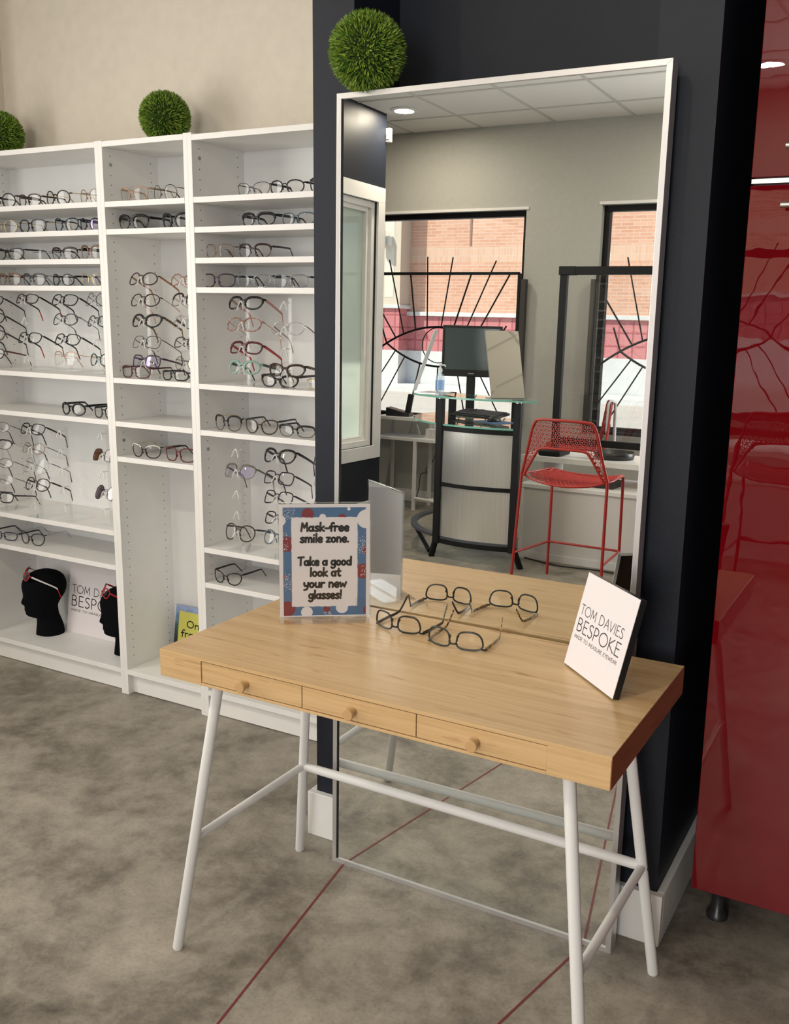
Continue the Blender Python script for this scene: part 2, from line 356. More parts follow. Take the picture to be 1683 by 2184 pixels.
window('window_1', 'x', -5.775, -1.78, -0.295, 0.705, 2.375, 0.042, 0.07, M['black'])
window('window_2', 'x', -5.775, 0.305, 1.72, 0.705, 2.39, 0.042, 0.07, M['black'])
window('added_fill_window', 'x', -5.775, 2.08, 3.36, 0.705, 2.39, 0.042, 0.07, M['black'])  # unseen window, added to go with the fill light
w3 = window('window_3', 'y', -1.245, -4.90, -3.90, 0.553, 2.36, 0.045, 0.12, M['trimwhite'], sash=0.03)
w3.children[0].data.materials[0] = M['frosted']
w4 = window('window_4', 'y', -1.245, -2.77, -1.03, 0.70, 2.50, 0.045, 0.12, M['trimwhite'], sash=0.03)
for nm, (a0, a1, z0, z1) in (('trim_1', (-4.90, -3.90, 0.553, 2.36)), ('trim_2', (-2.77, -1.03, 0.70, 2.50))):
    t = MB(); q = 0.098
    t.box(-1.17, -1.152, a0-q, a1+q, z1, z1+q+0.01); t.box(-1.17, -1.152, a0-q, a1+q, z0-q, z0)
    t.box(-1.17, -1.152, a0-q, a0, z0, z1); t.box(-1.17, -1.152, a1, a1+q, z0, z1)
    structure(t.build(nm, M['trimwhite'], bevel=0.002))
# white strips above the shop windows and low white skirting in the reception
structure(MB().box(-1.80, -0.275, -5.68, -5.672, 2.375, 2.395).box(0.285, 1.74, -5.68, -5.672, 2.39, 2.412).build('trim_3', M['trimwhite']))
structure(MB().box(-2.45, 6.2, -5.68, -5.666, 0, 0.10).build('baseboard_front', M['trimwhite'], bevel=0.002))
structure(MB().box(-1.17, -1.152, -5.02, -0.02, 0, 0.125).build('baseboard_left', M['trimwhite'], bevel=0.002))
# the navy column with its tall niche, and its white base
c = MB()
c.box(1.2095, 1.328, -0.455, -0.24, 0, H); c.box(2.055, 2.182, -0.455, -0.24, 0, H); c.box(1.2095, 2.182, -0.24, 0.30, 0, H)
structure(c.build('wall_column', M['navy']))
b = MB(); b.box(1.190, 2.200, -0.475, -0.455, 0, 0.132); b.box(1.190, 1.2095, -0.455, 0.30, 0, 0.132); b.box(2.182, 2.200, -0.455, 0.30, 0, 0.132)
structure(b.build('baseboard_column', M['trimwhite'], bevel=0.0025))
# ---------------------------------------------------------------- outside: paving, curb and the brick building over the road
structure(MB().box(-45, 25, -40, -5.83, -0.3, -0.03).build('street_paving', M['asphalt']))
structure(MB().box(-45, -1.32, -5.83, 12, -0.3, -0.03).build('side_paving', M['asphalt']))
structure(MB().box(-45, 25, -20.9, -19.6, -0.05, 0.11).build('street_curb', M['concpale'], bevel=0.02))
bb = structure(MB().box(-24, 8, -22, -21, 1.956, 3.19).box(-24, 8, -22, -21, 3.56, 8.5).build('exterior_brick_building', M['brick']))
structure(MB().box(-24, 8, -22, -20.998, 3.19, 3.56).build('soldier_course', M['soldier'], bb))
structure(MB().box(-24, 8, -22, -20.99, 0.96, 1.851).build('tile_band', M['redtile'], bb))
structure(MB().box(-24, 8, -22, -20.90, 1.851, 1.956).build('cap_band', M['concpale'], bb, bevel=0.01))
structure(MB().box(-24, 8, -22, -20.95, 0.0, 0.96).build('base_band', M['concpale'], bb))
structure(MB().box(-8.05, -8.0, -21, -20.985, 3.6, 8.5).build('movement_joint', pm('brown_joint', (0.30,0.17,0.12), 0.8), bb))
pl_ = structure(MB().box(-10.325, -9.74, -21, -20.5, 2.11, 8.5).build('exterior_pilaster', M['pilaster']))
structure(MB().box(-10.19, -9.93, -20.5, -20.495, 2.3, 8.4).build('pale_panel', pm('pale_cream_panel', (0.68,0.61,0.52), 0.8), pl_))
structure(MB().box(-10.40, -9.68, -21, -20.42, 2.02, 2.11).build('cap_block', M['concpale'], pl_, bevel=0.012))
structure(MB().box(-10.325, -9.74, -21, -20.5, 0.96, 2.02).build('tiled_foot', M['redtile'], pl_))
structure(MB().box(-10.325, -9.74, -21, -20.5, 0.0, 0.96).build('concrete_foot', M['concpale'], pl_))
sc = empty('wall_sconce', (-10.21, -20.3, 3.49), label='white cylinder wall light on the cream pilaster of the brick building', cat='wall light')
MB().lathe([(0.112,0),(0.112,0.45)], 24).build('shade', pm('white_lamp_metal', (0.82,0.82,0.82), 0.5), sc)
MB().box(-0.02, 0.23, -0.195, -0.12, 0.10, 0.32).build('wall_plate', pm('cream_lamp_plate', (0.72,0.68,0.60), 0.6), sc)
# unseen slab added over the side pavement to keep sun off the storefront panes
structure(MB().box(-4.3, -1.32, -2.75, 3.5, 2.95, 3.1).build('exterior_sun_blocker', M['concpale']))
# ---------------------------------------------------------------- ceiling lamps
LEDM = emit('lamp_diffuser', (1.0, 0.93, 0.80), 9.0)
lampring = pm('white_lamp_ring', (0.82,0.82,0.80), 0.4)
first = None
for i, (x, y, lab) in enumerate([(-0.982, -4.943, 'round recessed ceiling downlight near the navy wall, seen in the mirror'), (1.472, -4.897, 'round recessed ceiling downlight glowing in the red cabinet reflection'),
        (-0.30, -2.45, None), (1.47, -2.45, None)]):
    if not first:
        first = empty('ceiling_downlight', (x, y, H), cat='ceiling light', group='ceiling downlights')
        MB().lathe([(0.076,-0.006),(0.10,-0.006),(0.10,0.0),(0.076,0.0),(0.076,-0.006)], 28).build('trim_ring', lampring, first)
        MB().lathe([(0.0,-0.0035),(0.075,-0.0035)], 28).build('diffuser', LEDM, first)
        o = first
    else:
        o = copy_tree(first); o.location = (x, y, H)
    o['label'] = lab or 'round recessed ceiling downlight in the tiles above the camera'
    lamp('downlight_lamp', 'AREA', (x, y, H-0.012), (0,0,0), 16, (1.0, 0.86, 0.68), shape='DISK', size=0.14)
ms = empty('motion_sensor', (-1.150, -5.005, 2.80), label='small white motion sensor at the top of the navy wall corner', cat='sensor')
MB().box(-0.02, 0.02, -0.035, 0.0, 0, 0.10).build('housing', M['trimwhite'], ms, bevel=0.004)
MB().box(-0.012, 0.012, 0.0, 0.004, 0.02, 0.06).build('sensor_window', pm('sensor_plastic', (0.6,0.6,0.6), 0.4), ms)
# ---------------------------------------------------------------- tall mirror leaning on the column
mi = empty('floor_mirror', (1.3281, -0.5572, 0), label='tall aluminium framed mirror leaning against the navy column behind the desk', cat='mirror')
mi.rotation_euler = Euler((-0.013538, 0, 0.002889), 'XYZ')
f = MB(); a = 0.0125; D = 0.040; w_, h_ = 0.78, 1.96
def mitre(mb, P):   # front quad extruded back
    n = len(P); v = [(x,0,z) for x,z in P]+[(x,D,z) for x,z in P]
    mb.add(v, [tuple(range(n)), tuple(reversed(range(n,2*n)))]+[(i,n+i,n+(i+1)%n,(i+1)%n) for i in range(n)])
mitre(f, [(0,0),(w_,0),(w_-a,a),(a,a)]); mitre(f, [(0,h_),(a,h_-a),(w_-a,h_-a),(w_,h_)])
mitre(f, [(0,0),(a,a),(a,h_-a),(0,h_)]); mitre(f, [(w_,0),(w_,h_),(w_-a,h_-a),(w_-a,a)])
f.build('frame', M['alu'], mi, bevel=0.0006)
MB().add([(a,0.0041,a),(w_-a,0.0041,a),(w_-a,0.0041,h_-a),(a,0.0041,h_-a)], [(0,1,2,3)]).build('mirror_glass', M['mirror'], mi)
MB().box(a+0.001, w_-a-0.001, 0.0050, 0.012, a+0.001, h_-a-0.001).build('backing', M['dark'], mi)
MB().box(a, a+0.0028, 0.0005, 0.0039, a, h_-a).build('gasket', M['dark'], mi)
MB().add([(0,0,0),(0.004,-0.0006,0),(0.004,-0.0006,0.006),(0,0,0.006)], [(0,1,2,3)])
# ---------------------------------------------------------------- red high-gloss cabinet
rc = empty('tall_cabinet', (2.245, -0.378, 0), label='tall red high-gloss cabinet with steel bar handles beside the navy column', cat='cabinet')
MB().box(0.004, 1.196, 0.0195, 0.60, 0.122, 2.42).build('carcass', pm('dark_red_carcass', (0.06,0.004,0.006), 0.5), rc)
for (x0, x1, z0, z1, hz) in ((0.0, 0.597, 0.12, 1.733, 1.69), (0.0, 0.597, 1.749, 2.42, 1.803), (0.603, 1.2, 0.12, 1.733, 1.69), (0.603, 1.2, 1.749, 2.42, 1.803)):
    dr = MB().box(x0, x1, 0, 0.0185, z0, z1).build('door', M['redgloss'], rc, bevel=0.0012)
    hb = MB().tube([(x0+0.068,-0.034,hz),(x0+0.53,-0.034,hz)], 0.0062, 14)
    for hx in (x0+0.088, x0+0.51): hb.tube([(hx,-0.034,hz),(hx,0,hz)], 0.0045, 10)
    hb.build('handle', M['steel'], dr)
MB().box(0.002, 1.198, -0.003, 0.0185, 1.7365, 1.7455).build('divider_strip', M['alu'], rc)
for fx, fy in ((0.05, 0.10), (1.15, 0.10), (0.05, 0.52), (1.15, 0.52)):
    MB().lathe([(0.026,0),(0.026,0.012),(0.016,0.022),(0.016,0.085),(0.030,0.105),(0.030,0.122)], 20, M=Matrix.Translation((fx,fy,0))).build('foot', M['blackplastic'], rc)

# ---------------------------------------------------------------- white bookcases
def bookcase(x0, x1, shelves, label, topz=2.0175):
    t = 0.018; b = empty('bookcase', (x0, 0, 0), label=label, cat='bookcase', group='white bookcases along the wall'); w = x1-x0
    hole = M['dark']
    for side in (0, 1):
        p = MB(); xa = 0 if side == 0 else w-t
        p.box(xa, xa+t, 0, 0.28, 0, 2.02)
        fx = (t+0.0003) if side == 0 else (w-t-0.0003); sg = 1 if side == 0 else -1
        z = 0.15
        while z < 1.98:      # rows of drilled shelf-pin holes
            for hy in (0.036, 0.232):
                q = [(fx, hy+0.0021*math.cos(k*PI/4)*sg, z+0.0021*math.sin(k*PI/4)) for k in range(8)]
                p.add(q, [tuple(range(8))], 1)
            z += 0.032
        p.build('side_panel', [M['white'], hole], b, bevel=0.0008)
    MB().box(t, w-t, 0.0, 0.278, topz-0.018, topz).build('top_panel', M['white'], b, bevel=0.0008)
    for z in shelves:
        sh = MB().box(t+0.0008, w-t-0.0008, 0.0, 0.266, z-0.0185, z).build('shelf', M['white'], b, bevel=0.0008)
    MB().box(t, w-t, 0.0, 0.268, 0.082, 0.1015).build('bottom_shelf', M['white'], b, bevel=0.0008)
    MB().box(t, w-t, 0.027, 0.043, 0.003, 0.082).build('plinth', M['white'], b)
    MB().box(t, w-t, 0.268, 0.273, 0.05, 2.0).build('back_panel', M['backing'], b)
    zinc = bpy.data.materials.get('zinc') or pm('zinc', (0.35,0.35,0.35), 0.4, 0.8)
    for z in (1.945, 0.985): MB().lathe([(0.0,0.0),(0.0055,0.0),(0.006,0.0015)], 12, M=Matrix.Translation((t+0.0006,0.036,z)) @ Matrix.Rotation(R(90),4,'Y')).build('cam_lock', zinc, b)
    return b
bookcase(-0.80, 0.0, (1.822,1.7285,1.630,1.536,1.215,1.060,0.644,0.510), 'wide white bookcase of spectacles at the far left with two black heads at its foot')
bookcase(0.0, 0.40, (1.820,1.728,1.2146,1.058,0.929), 'narrow white bookcase between the two wide ones, with an empty tall bay')
bookcase(0.40, 1.20, (1.8204,1.726,1.628,1.533,1.2136,1.0555,0.6395,0.511), 'wide white bookcase of spectacles running behind the navy column', topz=2.0135)
# ---------------------------------------------------------------- spectacles
def rim(style, a, b, side, n=30):
    """outline of one lens, half-sizes a, b, centred on 0; side = +1 outer edge at +x"""
    e = {'round':2.05,'panto':2.25,'square':3.0,'rect':3.6,'cat':2.35,'brow':2.7,'way':3.0}[style]; out = []
    for i in range(n):
        t = 2*PI*i/n; c, s = math.cos(t), math.sin(t)
        u = math.copysign(abs(c)**(2/e), c); v = math.copysign(abs(s)**(2/e), s)
        if style == 'cat':
            if u*side > 0 and v > 0: v += 0.16*(u*side)*v; u += side*0.07*v*(u*side)
            u *= 1+0.12*v
            if v > 0 and u*side < 0: v *= 1-0.12*abs(u)
        elif style in ('square','way'): u *= 1+(0.08 if style == 'square' else 0.13)*v; 
        elif style == 'brow': u *= 1+0.10*v
        elif style == 'panto': u *= 1+0.07*v
        elif style == 'rect': v *= 1-0.06*u*side*(-1)
        if style not in ('round',) and v < 0: u += -side*0.05*v*(-1)
        out.append((u*a, v*b))
    return out
def spectacles(root, Wd, Hh, style, fc, tc, th=2, lens=None, tip=None, brow=None, tl=0.132, zk=None, tw=None):
    """front faces -y, temples run to +y, the origin is the lowest point of the rims under the bridge"""
    fm = FR[fc]; tm = FR[tc]; lm = M['lens_'+lens] if lens else M['lens']
    r = {0:0.0, 1:0.0010, 2:0.0020, 3:0.0029}[th]
    br = 0.018; a = (Wd*0.955-br)/4; b = Hh/2 - r
    wrap = lambda x: 0.015*(x/(Wd/2))**2
    fr = MB(); cx = br/2+a
    for s in (-1, 1):
        o = rim(style, a, b, s); P = [(s*cx+u, wrap(s*cx+u), Hh/2+v) for u, v in o]
        if r > 0:
            if style == 'brow':
                rr = [r*1.55 if v > 0.25*b else r*0.55 for u, v in o]
            elif th == 3: rr = [r*(1.25 if v > 0 else 0.85) for u, v in o]
            else: rr = [r]*len(o)
            fr.tube(P, rr, 6, closed=True, flat=1.15)
            if brow:
                k = [p for p, (u, v) in zip(P, o) if v > 0.45*b]; k.sort()
                fr.tube([(x, y-0.0016, z+0.001) for x, y, z in k], r*1.05, 6, mi=1)
        L = MB(); m = len(P); L.add([(s*cx, wrap(cx)-0.0018, Hh/2)] + [(s*cx+u*0.985, wrap(s*cx+u*0.985), Hh/2+v*0.985) for u, v in o], [(0, 1+(i+1) % m, 1+i) for i in range(m)], 0, True)
        L.build('lens', lm, root)
    rb = max(r, 0.0007)
    zb = Hh*(0.66 if style not in ('cat','brow') else 0.60)
    fr.tube([(-br/2-0.0015, wrap(br/2), zb-0.002), (-br*0.25, -0.001, zb+0.003), (br*0.25, -0.001, zb+0.003), (br/2+0.0015, wrap(br/2), zb-0.002)], rb*1.15, 6)
    for s in (-1, 1):     # nose pads and end pieces
        fr.tube([(s*br*0.42, 0.004, Hh*0.48), (s*br*0.60, 0.006, Hh*0.32)], [0.0016, 0.0024], 5, flat=0.6)
        ze = Hh*(zk or (0.80 if style != 'cat' else 0.88))
        fr.tube([(s*(cx+a*0.93), wrap(cx+a), ze-0.001), (s*Wd/2, wrap(Wd/2)+0.001, ze), (s*(Wd/2+0.001), wrap(Wd/2)+0.007, ze)], max(rb*1.2, 0.0012), 6)
        slim = th <= 1 or tc in ('gold','silver','bronze','pinkgold','redgold','gunmetal')
        hh = 0.0013 if slim else (tw or (0.0045 if th == 3 else 0.0033)); y0 = wrap(Wd/2)+0.006
        pts = smooth_pts([(s*(Wd/2+0.001), y0, ze), (s*(Wd/2+0.0025), y0+0.04, ze), (s*(Wd/2+0.001), y0+tl*0.70, ze-0.001), (s*(Wd/2-0.002), y0+tl*0.80, ze-0.009), (s*(Wd/2-0.006), y0+tl*0.98, ze-0.035)], 5)
        m = len(pts); k = int(m*0.70)
        prof = [hh*(1.0-0.3*min(1, i/k)) for i in range(m)]
        for i in range(k, m): prof[i] = max(prof[i], 0.0022)
        T = MB()
        tubeflat(T, pts if not tip else pts[:k+1], prof if not tip else prof[:k+1], 0.0011)
        tp = T.build('temple', tm, root)
        if tip:
            T2 = MB(); tubeflat(T2, pts[k:], prof[k:], 0.0012); T2.build('temple_tip', FR[tip], tp)
    fr.build('frame_front', [fm, FR[brow] if brow else fm], root)
def tubeflat(mb, P, hh, hw):
    """flat strap that runs in y: half-height hh (per point), half-width hw"""
    vs = []
    for (x, y, z), h in zip(P, hh): vs += [(x-hw,y,z-h),(x+hw,y,z-h),(x+hw,y,z+h),(x-hw,y,z+h)]
    fs = []
    for i in range(len(P)-1):
        for j in range(4): fs.append((i*4+j, i*4+(j+1)%4, i*4+4+(j+1)%4, i*4+4+j))
    fs += [(3,2,1,0), tuple(range(len(vs)-4, len(vs)))]
    mb.add(vs, fs, 0, False)
random.seed(4)
# how it stands (s: on a shelf, k: on an acrylic stand), x, y, z of its lowest point, width, height, style, colours, extras, look, place
SPECS = [
    ('s', -0.568, 0.045, 1.822, 0.139, 0.054, 'round', 'black', 'black', {}, 'black round glasses', "leftmost on the left bookcase's top shelf"),
    ('s', -0.424, 0.045, 1.822, 0.126, 0.046, 'square', 'dbrown', 'dbrown', {}, 'dark brown glasses', "second from left on the left bookcase's top shelf"),
    ('s', -0.273, 0.045, 1.822, 0.126, 0.053, 'round', 'black', 'gold', {}, 'black round keyhole glasses', "third from left on the left bookcase's top shelf"),
    ('s', -0.106, 0.045, 1.822, 0.115, 0.05, 'panto', 'bronze', 'bronze', {'th': 1}, 'thin bronze glasses', "fourth from left on the left bookcase's top shelf"),
    ('s', -0.567, 0.045, 1.7285, 0.137, 0.049, 'panto', 'gold', 'black', {'th': 1}, 'thin gold glasses', "leftmost on the left bookcase's second shelf"),
    ('s', -0.416, 0.045, 1.7285, 0.147, 0.049, 'square', 'black', 'gold', {}, 'black glasses with gold bridge', "second from left on the left bookcase's second shelf"),
    ('s', -0.237, 0.045, 1.7285, 0.116, 0.049, 'cat', 'blueblack', 'black', {}, 'dark blue cat-eye glasses', "third from left on the left bookcase's second shelf"),
    ('s', -0.114, 0.045, 1.7285, 0.104, 0.046, 'round', 'black', 'black', {'lens': 'violet'}, 'black glasses with violet lens glare', "fourth from left on the left bookcase's second shelf"),
    ('s', -0.554, 0.045, 1.63, 0.154, 0.046, 'cat', 'black', 'black', {}, 'black cat-eye glasses', "leftmost on the left bookcase's third shelf"),
    ('s', -0.391, 0.045, 1.63, 0.085, 0.038, 'square', 'none', 'silver', {'th': 0}, 'rimless clear glasses', "second from left on the left bookcase's third shelf"),
    ('s', -0.256, 0.045, 1.63, 0.134, 0.045, 'brow', 'dbrown', 'black', {}, 'brown half-rim glasses', "third from left on the left bookcase's third shelf"),
    ('s', -0.114, 0.045, 1.63, 0.119, 0.05, 'brow', 'bronze', 'black', {}, 'brown and gold round glasses', "fourth from left on the left bookcase's third shelf"),
    ('s', -0.564, 0.045, 1.536, 0.13, 0.047, 'brow', 'bronze', 'dbrown', {}, 'brown half-rim glasses', "leftmost on the left bookcase's fourth shelf"),
    ('s', -0.427, 0.045, 1.536, 0.133, 0.046, 'brow', 'gunmetal', 'silver', {}, 'grey half-rim glasses', "second from left on the left bookcase's fourth shelf"),
    ('s', -0.271, 0.045, 1.536, 0.118, 0.044, 'round', 'black', 'black', {}, 'black round glasses', "third from left on the left bookcase's fourth shelf"),
    ('s', -0.118, 0.045, 1.536, 0.112, 0.046, 'panto', 'gold', 'black', {'th': 1}, 'thin pale gold glasses', "fourth from left on the left bookcase's fourth shelf"),
    ('k', -0.701, 0.06, 1.4607, 0.128, 0.041, 'square', 'black', 'black', {}, 'black glasses', 'topmost on the upper first acrylic stand, left bookcase'),
    ('k', -0.703, 0.06, 1.3921, 0.133, 0.042, 'square', 'black', 'black', {}, 'black glasses', 'second from top on the upper first acrylic stand, left bookcase'),
    ('k', -0.708, 0.06, 1.3254, 0.135, 0.042, 'square', 'black', 'black', {}, 'black glasses', 'third from top on the upper first acrylic stand, left bookcase'),
    ('k', -0.711, 0.06, 1.2516, 0.136, 0.04, 'square', 'black', 'redtort', {}, 'black glasses with red temples', 'fourth from top on the upper first acrylic stand, left bookcase'),
    ('k', -0.497, 0.062, 1.4703, 0.122, 0.038, 'square', 'dbrown', 'dbrown', {'tip': 'red'}, 'dark brown square glasses', 'topmost on the upper second acrylic stand, left bookcase'),
    ('k', -0.498, 0.062, 1.3199, 0.126, 0.043, 'square', 'black', 'black', {'tip': 'red'}, 'black square glasses', 'third from top on the upper second acrylic stand, left bookcase'),
    ('k', -0.325, 0.09, 1.4645, 0.135, 0.044, 'square', 'black', 'black', {}, 'black and grey glasses', 'topmost on the upper third acrylic stand, left bookcase'),
    ('k', -0.327, 0.09, 1.3915, 0.128, 0.046, 'panto', 'gunmetal', 'gunmetal', {}, 'thin charcoal glasses', 'second from top on the upper third acrylic stand, left bookcase'),
    ('k', -0.322, 0.09, 1.3172, 0.13, 0.044, 'square', 'black', 'black', {}, 'black square glasses', 'third from top on the upper third acrylic stand, left bookcase'),
    ('k', -0.331, 0.09, 1.2384, 0.137, 0.05, 'brow', 'redgold', 'pinkgold', {'th': 1}, 'pale gold round glasses', 'fourth from top on the upper third acrylic stand, left bookcase'),
    ('k', -0.161, 0.093, 1.4654, 0.106, 0.05, 'round', 'dbrown', 'black', {'th': 1}, 'brown thin round glasses', 'topmost on the upper fourth acrylic stand, left bookcase'),
    ('k', -0.154, 0.093, 1.39, 0.111, 0.043, 'round', 'gunmetal', 'gunmetal', {}, 'dark grey round glasses', 'second from top on the upper fourth acrylic stand, left bookcase'),
    ('k', -0.147, 0.093, 1.2435, 0.111, 0.044, 'round', 'dgreen', 'gold', {}, 'dark green round glasses', 'fourth from top on the upper fourth acrylic stand, left bookcase'),
    ('s', -0.233, 0.024, 1.06, 0.131, 0.048, 'round', 'black', 'black', {'th': 3}, 'black thick round glasses', "leftmost on the left bookcase's middle shelf"),
    ('s', -0.063, 0.024, 1.06, 0.125, 0.044, 'square', 'black', 'black', {}, 'black glasses', "second from left on the left bookcase's middle shelf"),
    ('k', -0.668, 0.02, 0.9675, 0.138, 0.04, 'round', 'gunmetal', 'black', {'th': 1}, 'thin grey round glasses', 'topmost on the lower first acrylic stand, left bookcase'),
    ('k', -0.67, 0.02, 0.8981, 0.15, 0.039, 'brow', 'black', 'silver', {}, 'black browline glasses', 'second from top on the lower first acrylic stand, left bookcase'),
    ('k', -0.67, 0.02, 0.8239, 0.15, 0.037, 'round', 'black', 'black', {'th': 1}, 'thin black round glasses', 'third from top on the lower first acrylic stand, left bookcase'),
    ('k', -0.672, 0.02, 0.7563, 0.144, 0.039, 'round', 'silver', 'black', {'th': 1}, 'thin pale grey round glasses', 'fourth from top on the lower first acrylic stand, left bookcase'),
    ('k', -0.674, 0.02, 0.6776, 0.149, 0.04, 'square', 'black', 'black', {}, 'black square glasses', 'fifth from top on the lower first acrylic stand, left bookcase'),
    ('k', -0.441, 0.0, 0.9751, 0.129, 0.043, 'square', 'black', 'black', {}, 'black square glasses', 'topmost on the lower second acrylic stand, left bookcase'),
    ('k', -0.442, 0.0, 0.9008, 0.124, 0.041, 'round', 'bronze', 'black', {'th': 1}, 'thin brown round glasses', 'second from top on the lower second acrylic stand, left bookcase'),
    ('k', -0.439, 0.0, 0.8232, 0.137, 0.058, 'round', 'silver', 'blueblack', {'th': 1}, 'thin silver round glasses', 'third from top on the lower second acrylic stand, left bookcase'),
    ('k', -0.436, 0.0, 0.754, 0.132, 0.05, 'panto', 'dbrown', 'black', {}, 'dark brown panto glasses', 'fourth from top on the lower second acrylic stand, left bookcase'),
    ('k', -0.116, 0.055, 0.8913, 0.131, 0.046, 'square', 'black', 'dbrown', {'lens': 'sunbrown', 'th': 1}, 'brown-lens sunglasses', 'second from top on the lower fourth acrylic stand, left bookcase'),
    ('k', -0.116, 0.055, 0.7421, 0.133, 0.054, 'round', 'black', 'black', {'lens': 'sunviolet', 'th': 1}, 'violet-lens sunglasses', 'fourth from top on the lower fourth acrylic stand, left bookcase'),
    ('s', -0.707, 0.05, 0.51, 0.146, 0.037, 'square', 'blueblack', 'black', {}, 'dark blue glasses', "leftmost on the left bookcase's shelf above the heads"),
    ('s', -0.542, 0.05, 0.51, 0.142, 0.052, 'cat', 'black', 'silver', {}, 'black glasses with metal temples', "second from left on the left bookcase's shelf above the heads"),
    ('s', 0.102, 0.045, 1.82, 0.135, 0.051, 'cat', 'tan', 'tan', {'th': 2}, 'tan cat-eye glasses', "leftmost on the middle bookcase's top shelf"),
    ('s', 0.245, 0.045, 1.82, 0.11, 0.052, 'round', 'dbrown', 'black', {'th': 1}, 'thin brown round glasses', "second from left on the middle bookcase's top shelf"),
    ('s', 0.095, 0.045, 1.728, 0.135, 0.051, 'brow', 'black', 'black', {'th': 3}, 'thick black square glasses', "leftmost on the middle bookcase's second shelf"),
    ('s', 0.289, 0.045, 1.728, 0.129, 0.051, 'cat', 'black', 'black', {'th': 3}, 'thick black cat-eye glasses', "second from left on the middle bookcase's second shelf"),
    ('k', 0.136, 0.033, 1.5393, 0.136, 0.046, 'round', 'dbrown', 'orangebrown', {}, 'dark brown round glasses', "topmost on the middle bookcase's left acrylic stand"),
    ('k', 0.141, 0.033, 1.4666, 0.134, 0.046, 'panto', 'dbrown', 'pinkgold', {}, 'dark brown panto glasses', "second from top on the middle bookcase's left acrylic stand"),
    ('k', 0.143, 0.033, 1.3947, 0.137, 0.048, 'cat', 'black', 'tort', {'th': 3}, 'black glasses with tortoiseshell temples', "third from top on the middle bookcase's left acrylic stand"),
    ('k', 0.141, 0.033, 1.3234, 0.132, 0.043, 'rect', 'black', 'black', {'th': 1}, 'thin black rectangular glasses', "fourth from top on the middle bookcase's left acrylic stand"),
    ('k', 0.14, 0.033, 1.2529, 0.133, 0.043, 'rect', 'plum', 'plum', {'lens': 'violet'}, 'dark plum glasses with violet glare', "fifth from top on the middle bookcase's left acrylic stand"),
    ('k', 0.263, 0.105, 1.539, 0.134, 0.044, 'cat', 'pinktort', 'pinkgold', {}, 'brown and pink glasses', "topmost on the middle bookcase's right acrylic stand"),
    ('k', 0.268, 0.105, 1.469, 0.132, 0.048, 'brow', 'dbrown', 'pinkgold', {}, 'dark browline glasses', "second from top on the middle bookcase's right acrylic stand"),
    ('k', 0.266, 0.105, 1.393, 0.13, 0.048, 'square', 'crystal', 'black', {'th': 3}, 'clear crystal glasses', "third from top on the middle bookcase's right acrylic stand"),
    ('k', 0.269, 0.105, 1.3258, 0.131, 0.039, 'square', 'gunmetal', 'gunmetal', {}, 'dark square glasses', "fourth from top on the middle bookcase's right acrylic stand"),
    ('k', 0.271, 0.105, 1.2471, 0.13, 0.044, 'round', 'gunmetal', 'gunmetal', {'th': 1, 'lens': 'orange'}, 'thin grey round glasses', "fifth from top on the middle bookcase's right acrylic stand"),
    ('s', 0.09, 0.03, 1.2146, 0.136, 0.045, 'square', 'burgundy', 'burgundy', {}, 'burgundy glasses', "leftmost standing on the middle bookcase's stand shelf"),
    ('s', 0.275, 0.03, 1.2146, 0.125, 0.036, 'square', 'black', 'black', {}, 'black square glasses', "second from left standing on the middle bookcase's stand shelf"),
    ('s', 0.125, 0.028, 0.929, 0.143, 0.048, 'cat', 'black', 'gold', {'brow': 'white'}, 'black glasses with white brow', "leftmost on the middle bookcase's lowest shelf"),
    ('s', 0.289, 0.028, 0.929, 0.139, 0.051, 'square', 'darkred', 'black', {}, 'dark red glasses', "second from left on the middle bookcase's lowest shelf"),
    ('s', 0.622, 0.045, 1.8204, 0.133, 0.042, 'cat', 'gunmetal', 'black', {'th': 1}, 'thin black and silver glasses', "leftmost on the right bookcase's top shelf"),
    ('s', 0.754, 0.045, 1.8204, 0.134, 0.044, 'panto', 'black', 'black', {}, 'black round glasses', "second from left on the right bookcase's top shelf"),
    ('s', 0.904, 0.045, 1.8204, 0.122, 0.045, 'cat', 'black', 'black', {}, 'black glasses', "third from left on the right bookcase's top shelf"),
    ('s', 0.639, 0.045, 1.726, 0.14, 0.043, 'brow', 'black', 'black', {'th': 3}, 'black browline glasses', "leftmost on the right bookcase's second shelf"),
    ('s', 0.796, 0.045, 1.726, 0.135, 0.039, 'square', 'tealgrey', 'black', {}, 'teal-grey square glasses', "second from left on the right bookcase's second shelf"),
    ('s', 0.475, 0.045, 1.628, 0.122, 0.046, 'square', 'bronze', 'black', {'th': 1}, 'thin brown metal glasses', "leftmost on the right bookcase's third shelf"),
    ('s', 0.623, 0.045, 1.628, 0.13, 0.045, 'brow', 'dbrown', 'black', {}, 'brown half-rim glasses', "second from left on the right bookcase's third shelf"),
    ('s', 0.469, 0.045, 1.533, 0.139, 0.046, 'square', 'plum', 'black', {}, 'dark purple square glasses', "leftmost on the right bookcase's fourth shelf"),
    ('s', 0.615, 0.045, 1.533, 0.143, 0.043, 'cat', 'crystalblue', 'black', {}, 'clear blue-grey glasses', "second from left on the right bookcase's fourth shelf"),
    ('s', 0.764, 0.045, 1.533, 0.14, 0.043, 'square', 'crystalblue', 'black', {}, 'pale clear glasses', "third from left on the right bookcase's fourth shelf"),
    ('k', 0.602, 0.012, 1.4623, 0.141, 0.045, 'cat', 'black', 'pink', {'th': 3}, 'black glasses with pink temples', "topmost on the right bookcase's upper left acrylic stand"),
    ('k', 0.594, 0.012, 1.3925, 0.144, 0.047, 'panto', 'pinktort', 'pinkgold', {}, 'pale pink tortoiseshell glasses', "second from top on the right bookcase's upper left acrylic stand"),
